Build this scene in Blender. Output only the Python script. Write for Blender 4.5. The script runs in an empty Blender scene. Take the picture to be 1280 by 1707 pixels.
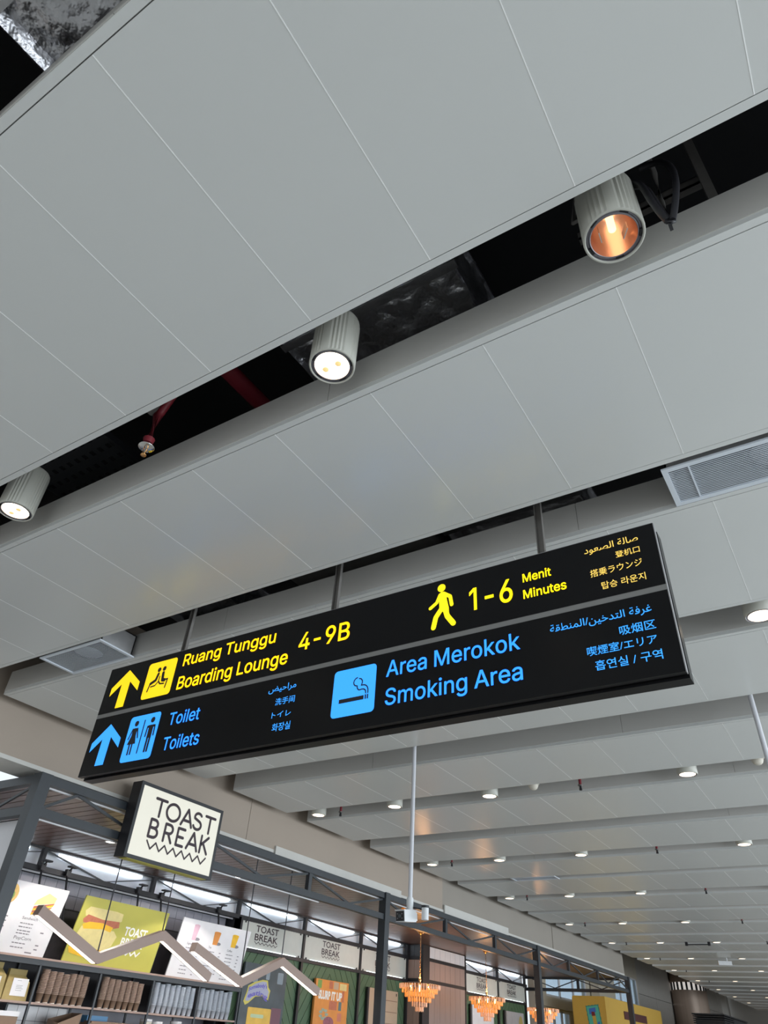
import bpy, math, random
from mathutils import Vector, Matrix

# ------------------------------------------------------------------ camera, world, light, exposure
SC = bpy.context.scene
COL = SC.collection
R_ = Vector((0.8482953, 0.52652609, 0.05626154))
U_ = Vector((0.28546631, -0.54421535, 0.78888443))
F_ = Vector((-0.44598663, 0.65314617, 0.61196078))
cam_d = bpy.data.cameras.new('camera')
cam = bpy.data.objects.new('camera', cam_d)
COL.objects.link(cam)
cam.matrix_world = Matrix(((R_.x, U_.x, -F_.x, 0), (R_.y, U_.y, -F_.y, 0), (R_.z, U_.z, -F_.z, 0), (0, 0, 0, 1)))
cam_d.sensor_fit = 'VERTICAL'
cam_d.sensor_height = 36.0
cam_d.sensor_width = 36.0 * 1280 / 1707
cam_d.lens = 1148.4 / 1707 * 36.0
cam_d.clip_end = 300
SC.camera = cam

world = bpy.data.worlds.new('world')
SC.world = world
world.use_nodes = True
bg = world.node_tree.nodes['Background']
bg.inputs[0].default_value = (0.86, 0.94, 1.0, 1)
bg.inputs[1].default_value = 0.85

SC.view_settings.view_transform = 'Standard'
SC.view_settings.look = 'None'
SC.view_settings.gamma = 1
SC.view_settings.use_curve_mapping = False
SC.view_settings.exposure = 0.33


def area(name, loc, rot, sx, sy, power, col):
    d = bpy.data.lights.new(name, 'AREA')
    d.shape = 'RECTANGLE'
    d.size, d.size_y, d.energy, d.color = sx, sy, power, col
    o = bpy.data.objects.new(name, d)
    COL.objects.link(o)
    o.location = loc
    o.rotation_euler = rot
    return o


# daylight through the tall glazing on the right-hand side of the concourse
area('window_light', (9.0, 13.5, 0.2), (0, math.radians(90), 0), 3.4, 31.0, 1620, (0.86, 0.94, 1.0))
# daylight through the glazing behind the photographer
area('rear_window_light', (-1.5, -7.0, 0.0), (math.radians(90), 0, 0), 11.0, 3.0, 26, (1.0, 0.95, 0.90))

H = 2.51          # height of the ceiling soffit above the lens
FLOOR = -1.6


# ------------------------------------------------------------------ materials
def mat(name, col, rough=0.5, metal=0.0, emis=None, es=0.0, var=0.06, scale=6.0, bump=0.0, bscale=60.0, spec=0.5,
        trans=0.0, alpha=1.0, coat=0.0, stretch=None):
    m = bpy.data.materials.new(name)
    m.use_nodes = True
    nt = m.node_tree
    b = nt.nodes['Principled BSDF']
    b.inputs['Roughness'].default_value = rough
    b.inputs['Metallic'].default_value = metal
    b.inputs['Specular IOR Level'].default_value = spec
    b.inputs['Transmission Weight'].default_value = trans
    b.inputs['Alpha'].default_value = alpha
    b.inputs['Coat Weight'].default_value = coat
    tc = nt.nodes.new('ShaderNodeTexCoord')
    src = tc.outputs['Object']
    if stretch:
        mp = nt.nodes.new('ShaderNodeMapping')
        mp.inputs['Scale'].default_value = stretch
        nt.links.new(src, mp.inputs['Vector'])
        src = mp.outputs['Vector']
    nz = nt.nodes.new('ShaderNodeTexNoise')
    nz.inputs['Scale'].default_value = scale
    nz.inputs['Detail'].default_value = 4
    nt.links.new(src, nz.inputs['Vector'])
    mx = nt.nodes.new('ShaderNodeMix')
    mx.data_type = 'RGBA'
    mx.inputs[6].default_value = tuple(max(0, c * (1 - var)) for c in col) + (1,)
    mx.inputs[7].default_value = tuple(min(1, c * (1 + var)) for c in col) + (1,)
    nt.links.new(nz.outputs['Fac'], mx.inputs[0])
    nt.links.new(mx.outputs[2], b.inputs['Base Color'])
    if bump:
        n2 = nt.nodes.new('ShaderNodeTexNoise')
        n2.inputs['Scale'].default_value = bscale
        n2.inputs['Detail'].default_value = 3
        nt.links.new(src, n2.inputs['Vector'])
        bp = nt.nodes.new('ShaderNodeBump')
        bp.inputs['Strength'].default_value = bump
        bp.inputs['Distance'].default_value = 0.02
        nt.links.new(n2.outputs['Fac'], bp.inputs['Height'])
        nt.links.new(bp.outputs['Normal'], b.inputs['Normal'])
    if emis:
        b.inputs['Emission Color'].default_value = tuple(emis) + (1,)
        b.inputs['Emission Strength'].default_value = es
    return m


PANEL = mat('white_coated_metal', (0.655, 0.67, 0.665), 0.27, var=0.02, scale=1.2, spec=0.5, bump=0.02, bscale=3)
JOINT = mat('joint_highlight', (0.95, 0.96, 0.96), 0.3, var=0.01)  # near-white colour stands in for the highlight along bevelled panel edges
FASCIA = mat('warm_white_metal', (0.58, 0.57, 0.55), 0.45, var=0.05, scale=2.5)
BEIGE = mat('beige_plaster', (0.40, 0.335, 0.28), 0.75, var=0.05, scale=1.5, bump=0.05)
SOFFIT = mat('pale_grey_plaster', (0.62, 0.61, 0.58), 0.7)
VOID = mat('void_darkness', (0.012, 0.012, 0.014), 0.9)  # near-black colour stands in for the darkness of the unlit void
DARKM = mat('dark_grey_metal', (0.035, 0.037, 0.042), 0.45, metal=0.3)
STEEL = mat('charcoal_steel', (0.030, 0.036, 0.044), 0.42, var=0.12, scale=9)
BLACK = mat('black_paint', (0.015, 0.015, 0.019), 0.5)
FOIL = mat('crumpled_foil', (0.62, 0.62, 0.65), 0.33, metal=1.0, var=0.35, scale=5, bump=0.9, bscale=13)
FOIL2 = mat('foil_tape', (0.5, 0.5, 0.52), 0.3, metal=1.0, bump=0.2, bscale=20)
GALV = mat('galvanised_steel', (0.20, 0.19, 0.18), 0.55, metal=0.4, var=0.15, scale=20)
RED = mat('red_pipe_paint', (0.22, 0.018, 0.03), 0.45, var=0.2)
CHROME = mat('chrome', (0.7, 0.7, 0.68), 0.15, metal=1.0)
HOUSE = mat('ivory_lamp_housing', (0.52, 0.52, 0.47), 0.45, var=0.04)
RINGM = mat('lamp_ring_metal', (0.28, 0.27, 0.30), 0.35, metal=0.6)
REFL = mat('copper_reflector', (0.95, 0.62, 0.47), 0.22, metal=0.9)
LAMPON = mat('lit_lamp_lens', (1, .9, .75), 0.4, emis=(1.0, 0.84, 0.62), es=4.5)
LAMPSM = mat('lit_small_lens', (1, .9, .75), 0.4, emis=(1.0, 0.83, 0.62), es=2.2)
LAMPCORE = mat('lamp_core', (.5, .4, .2), 0.4, emis=(1.0, 0.72, 0.30), es=.62)
TUBE = mat('lamp_tube', (1, .8, .5), 0.3, emis=(1.0, 0.66, 0.38), es=1.5)
GRILLE = mat('grille_aluminium', (0.66, 0.71, 0.78), 0.4)
GRIDARK = mat('grille_dark_grey', (0.10, 0.10, 0.115), 0.6)  # dark grey for the grille box parts and tile backing
SIGNF = mat('sign_black_acrylic', (0.007, 0.007, 0.008), 0.30, spec=0.18)
SILVER = mat('sign_silver_edge', (0.40, 0.40, 0.41), 0.4, metal=0.5)
DIVID = mat('sign_divider_grey', (0.24, 0.24, 0.235), 0.45)
YEL = mat('lit_yellow_film', (0.9, .7, .02), 0.4, emis=(1.0, 0.66, 0.0), es=0.68)
YEL2 = mat('lit_lemon_film', (0.9, .8, .02), 0.4, emis=(0.95, 0.77, 0.0), es=0.70)
YEL3 = mat('lit_amber_film', (0.9, .7, .2), 0.4, emis=(1.0, 0.62, 0.08), es=0.62)
BLU = mat('lit_blue_film', (0.05, .35, .9), 0.4, emis=(0.03, 0.32, 1.0), es=0.78)
WOOD = mat('dark_wood_slats', (0.155, 0.092, 0.075), 0.30, var=0.3, scale=3, stretch=(1, 14, 1), spec=0.5)
WOODL = mat('pale_brown_board', (0.36, 0.27, 0.24), 0.5, var=0.12, scale=3, stretch=(6, 6, 0.6))
TILE = mat('grey_wall_tile', (0.26, 0.26, 0.30), 0.35, var=0.08)
WTILE = mat('white_wall_tile', (0.68, 0.68, 0.70), 0.3)
GREEN = mat('green_painted_board', (0.075, 0.14, 0.075), 0.55, var=0.1)
WHITEB = mat('white_board', (0.74, 0.74, 0.77), 0.5)
COVE = mat('cove_panel', (0.72, 0.77, 0.84), 0.5)
COVEL = mat('cove_lamp', (1, 1, 1), 0.5, emis=(0.85, 0.94, 1.0), es=5.0)
LBOX = mat('shop_lightbox_face', (0.70, 0.68, 0.60), 0.5, emis=(1.0, 0.94, 0.78), es=0.27, var=0.03, scale=4)
FBOX = mat('fascia_panel_face', (0.55, 0.57, 0.53), 0.5)
INK = mat('dark_brown_lettering', (0.035, 0.018, 0.028), 0.5)
INKG = mat('grey_lettering', (0.22, 0.22, 0.25), 0.6)
PEND = mat('pendant_brown_metal', (0.36, 0.255, 0.215), 0.45, var=0.05)
LED = mat('led_strip', (1, 1, 1), 0.4, emis=(1.0, 0.88, 0.76), es=2.6)
WIRE = mat('wire_dark', (0.04, 0.04, 0.05), 0.5)
OLIVE = mat('olive_yellow_print', (0.50, 0.47, 0.09), 0.55, var=0.05)
BREAD = mat('toast_print', (0.72, 0.62, 0.28), 0.6, var=0.12, scale=20)
EGG = mat('egg_print', (0.85, 0.50, 0.03), 0.6, var=0.15, scale=18)
HAM = mat('ham_print', (0.50, 0.16, 0.09), 0.6, var=0.25, scale=25)
WPRINT = mat('white_print', (0.85, 0.85, 0.80), 0.6)
KRAFT = mat('kraft_paper', (0.40, 0.30, 0.25), 0.7, var=0.1)
KRAFTD = mat('kraft_paper_brown', (0.24, 0.16, 0.11), 0.7, var=0.15)
KYEL = mat('yellow_kraft_bag', (0.38, 0.29, 0.11), 0.6, var=0.2, scale=12, bump=0.3, bscale=14)
PLAST = mat('clear_plastic_cup', (0.50, 0.55, 0.62), 0.12, var=0.35, scale=40, stretch=(8, 8, 0.4), spec=0.8)  # vertical tone streaks stand in for highlights on the plastic
ORANGE = mat('orange_print', (0.72, 0.28, 0.06), 0.55, var=0.15)
CREAM = mat('cream_board', (0.50, 0.38, 0.27), 0.5)
MIRR = mat('dark_glossy_panel', (0.075, 0.09, 0.10), 0.25, var=0.6, scale=3, spec=0.3)
BRASS = mat('brass', (0.75, 0.42, 0.18), 0.25, metal=1.0)
CRYST = mat('amber_crystal_glow', (0.85, 0.35, 0.10), 0.12, var=0.4, scale=40, emis=(1.0, 0.30, 0.05), es=0.45, spec=0.9)  # emission puts the bulbs' light into the crystals, brighter tiers
CRYSTP = mat('pink_crystal_dim_glow', (0.80, 0.45, 0.32), 0.12, var=0.4, scale=40, emis=(1.0, 0.42, 0.16), es=0.25, spec=0.9)  # same lit look put into the crystals, dimmer tiers
BULB = mat('candle_bulb', (1, .8, .5), 0.3, emis=(1.0, 0.55, 0.18), es=9.0)
CWHITE = mat('camera_white', (0.70, 0.72, 0.74), 0.35)
YBOX = mat('yellow_kiosk_paint', (0.68, 0.42, 0.07), 0.45, var=0.04)
TEAL = mat('teal_print', (0.10, 0.55, 0.42), 0.5)
TEALD = mat('dark_teal_print', (0.03, 0.26, 0.20), 0.5)
BLUEP = mat('blue_print', (0.05, 0.18, 0.60), 0.5)
MAROON = mat('maroon_plate', (0.09, 0.02, 0.02), 0.5)
PURPLE = mat('violet_print', (0.16, 0.14, 0.55), 0.5)
GREENP = mat('leaf_green_print', (0.20, 0.34, 0.08), 0.5, var=0.4, scale=60)
PINK = mat('pink_drink_print', (0.62, 0.42, 0.52), 0.5)
CREAMW = mat('cream_wall_paint', (0.58, 0.53, 0.44), 0.7)
BEIGE2 = mat('beige_plaster_shaded', (0.33, 0.30, 0.265), 0.75, var=0.05, scale=1.5)  # falloff of light on the far boards put into a darker plaster
GREYW = mat('grey_wall_paint', (0.50, 0.48, 0.45), 0.65)
DRUM = mat('brown_metal_drum', (0.48, 0.37, 0.30), 0.40, metal=0.3, var=0.2, scale=2, stretch=(4, 4, 0.2))
FLOORM = mat('polished_floor_tile', (0.56, 0.55, 0.52), 0.25, var=0.06, scale=1.0)
GLASS = mat('window_glass', (0.55, 0.68, 0.80), 0.1, trans=1.0, var=0.01)
CONDUIT = mat('white_conduit', (0.66, 0.67, 0.72), 0.4)
BLUEC = mat('blue_plastic', (0.10, 0.30, 0.55), 0.4)
JARM = mat('white_jar', (0.66, 0.62, 0.54), 0.4)


# ------------------------------------------------------------------ mesh helpers
def root_loc(p):
    while p is not None and p.parent is not None:
        p = p.parent
    return Vector(p.location) if p is not None else Vector((0, 0, 0))


class MB:
    def __init__(s):
        s.v, s.f, s.sm = [], [], []

    def add(s, vs, fs, smooth=False):
        o = len(s.v)
        s.v += [Vector(x) for x in vs]
        for f in fs:
            s.f.append(tuple(i + o for i in f))
            s.sm.append(smooth)
        return s

    def box(s, x0, x1, y0, y1, z0, z1):
        return s.add([(x0, y0, z0), (x1, y0, z0), (x1, y1, z0), (x0, y1, z0), (x0, y0, z1), (x1, y0, z1), (x1, y1, z1), (x0, y1, z1)],
                     [(0, 3, 2, 1), (4, 5, 6, 7), (0, 1, 5, 4), (1, 2, 6, 5), (2, 3, 7, 6), (3, 0, 4, 7)])

    def obox(s, c, a, b, d):
        c, a, b, d = Vector(c), Vector(a), Vector(b), Vector(d)
        vs = [c + sx * a + sy * b + sz * d for sz in (-1, 1) for sx, sy in ((-1, -1), (1, -1), (1, 1), (-1, 1))]
        return s.add(vs, [(0, 3, 2, 1), (4, 5, 6, 7), (0, 1, 5, 4), (1, 2, 6, 5), (2, 3, 7, 6), (3, 0, 4, 7)])

    def beam(s, p, q, w, h, up=(0, 0, 1)):
        p, q = Vector(p), Vector(q)
        d = (q - p)
        n = d.normalized()
        a = n.cross(Vector(up))
        if a.length < 1e-3:
            a = n.cross(Vector((1, 0, 0)))
        a.normalize()
        b = a.cross(n)
        return s.obox((p + q) / 2, d / 2, a * w / 2, b * h / 2)

    def tube(s, pts, r, n=8):
        pts = [Vector(p) for p in pts]
        rings = []
        for i, p in enumerate(pts):
            d = (pts[min(i + 1, len(pts) - 1)] - pts[max(i - 1, 0)]).normalized()
            a = d.cross(Vector((0, 0, 1)))
            if a.length < 1e-2:
                a = d.cross(Vector((1, 0, 0)))
            a.normalize()
            b = a.cross(d)
            rr = r[i] if isinstance(r, (list, tuple)) else r
            rings.append([p + rr * (math.cos(t) * a + math.sin(t) * b) for t in (2 * math.pi * k / n for k in range(n))])
        vs = [v for g in rings for v in g]
        fs = [(i * n + k, i * n + (k + 1) % n, (i + 1) * n + (k + 1) % n, (i + 1) * n + k) for i in range(len(pts) - 1) for k in range(n)]
        s.add(vs, fs, True)
        m = len(pts) - 1
        return s.add(rings[0] + rings[m], [tuple(range(n))[::-1], tuple(range(n, 2 * n))])

    def lathe(s, c, prof, n=24, smooth=True, closed=False, ribs=None):
        c = Vector(c)
        vs, fs = [], []
        for j, (r, z) in enumerate(prof):
            for k in range(n):
                t = 2 * math.pi * k / n
                rr = r
                if ribs and ribs(k, j):
                    rr = r * 0.965
                vs.append(c + Vector((rr * math.cos(t), rr * math.sin(t), z)))
        for j in range(len(prof) - 1):
            for k in range(n):
                fs.append((j * n + k, j * n + (k + 1) % n, (j + 1) * n + (k + 1) % n, (j + 1) * n + k))
        s.add(vs, fs, smooth)
        if closed:
            m = len(prof) - 1
            s.add(vs[:n] + vs[m * n:], [tuple(range(n))[::-1], tuple(range(n, 2 * n))])
        return s

    def build(s, name, m, parent=None, kind=None, label=None, cat=None, group=None, base=False):
        me = bpy.data.meshes.new(name)
        o = bpy.data.objects.new(name, me)
        COL.objects.link(o)
        off = Vector((0, 0, 0))
        if parent is not None:
            o.parent = parent
            off = root_loc(parent)
        elif base and s.v:
            xs, ys, zs = [v.x for v in s.v], [v.y for v in s.v], [v.z for v in s.v]
            off = Vector(((min(xs) + max(xs)) / 2, (min(ys) + max(ys)) / 2, min(zs)))
            o.location = off
        me.from_pydata([v - off for v in s.v], [], s.f)
        for p, q in zip(me.polygons, s.sm):
            p.use_smooth = q
        me.materials.append(m)
        me.update()
        tag(o, label, cat, group, kind)
        return o


def tag(o, label=None, cat=None, group=None, kind=None):
    if label: o['label'] = label
    if cat: o['category'] = cat
    if group: o['group'] = group
    if kind: o['kind'] = kind
    return o


def empty(name, loc, label, cat, group=None, kind=None):
    o = bpy.data.objects.new(name, None)
    o.empty_display_size = 0.1
    COL.objects.link(o)
    o.location = loc
    return tag(o, label, cat, group, kind)


def copy_tree(o, parent=None, loc=None):
    c = o.copy()
    COL.objects.link(c)
    c.parent = parent
    if loc is not None:
        c.location = loc
    for ch in [k for k in KIDS.get(o.name, [])] or list(o.children):
        copy_tree(ch, c)
    return c


KIDS = {}
ORD = ['', 'first', 'second', 'third', 'fourth', 'fifth', 'sixth', 'seventh', 'eighth', 'ninth', 'tenth', 'eleventh', 'twelfth',
       'thirteenth', 'fourteenth', 'fifteenth', 'sixteenth', 'seventeenth', 'eighteenth', 'nineteenth', 'twentieth', 'twenty-first',
       'twenty-second', 'twenty-third', 'twenty-fourth', 'twenty-fifth', 'twenty-sixth', 'twenty-seventh', 'twenty-eighth', 'twenty-ninth', 'thirtieth']


class Fr:
    """a drawing frame on a real surface: origin, right, up (metres)"""
    def __init__(s, o, u, v):
        s.o, s.u, s.v = Vector(o), Vector(u), Vector(v)
        s.n = s.u.cross(s.v).normalized()

    def P(s, x, y, d=0.0):
        return s.o + s.u * x + s.v * y + s.n * d

    def poly(s, mb, pts, d=0.002, th=0.0):
        n = len(pts)
        mb.add([s.P(x, y, d) for x, y in pts], [tuple(range(n))])
        if th:
            mb.add([s.P(x, y, d) for x, y in pts] + [s.P(x, y, d - th) for x, y in pts],
                   [(i, n + i, n + (i + 1) % n, (i + 1) % n) for i in range(n)])
        return mb

    def rect(s, mb, x0, x1, y0, y1, d=0.002, r=0.0, th=0.0):
        if r <= 0:
            pts = [(x0, y0), (x1, y0), (x1, y1), (x0, y1)]
        else:
            pts = []
            for cx, cy, a in ((x1 - r, y0 + r, -90), (x1 - r, y1 - r, 0), (x0 + r, y1 - r, 90), (x0 + r, y0 + r, 180)):
                pts += [(cx + r * math.cos(math.radians(a + k * 22.5)), cy + r * math.sin(math.radians(a + k * 22.5))) for k in range(5)]
        return s.poly(mb, pts, d, th)

    def disc(s, mb, x, y, rx, ry=None, d=0.002, n=20):
        ry = ry or rx
        return s.poly(mb, [(x + rx * math.cos(2 * math.pi * k / n), y + ry * math.sin(2 * math.pi * k / n)) for k in range(n)], d)

    def stroke(s, mb, pts, w, d=0.002, rnd=True):
        for i in range(len(pts) - 1):
            (x0, y0), (x1, y1) = pts[i], pts[i + 1]
            L = math.hypot(x1 - x0, y1 - y0) or 1e-6
            nx, ny = -(y1 - y0) / L * w / 2, (x1 - x0) / L * w / 2
            s.poly(mb, [(x0 - nx, y0 - ny), (x1 - nx, y1 - ny), (x1 + nx, y1 + ny), (x0 + nx, y0 + ny)], d + i * 2e-5)
        if rnd:
            for i, (x, y) in enumerate(pts):
                s.disc(mb, x, y, w / 2, d=d + i * 2e-5 + 1e-5, n=10)
        return mb


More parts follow.
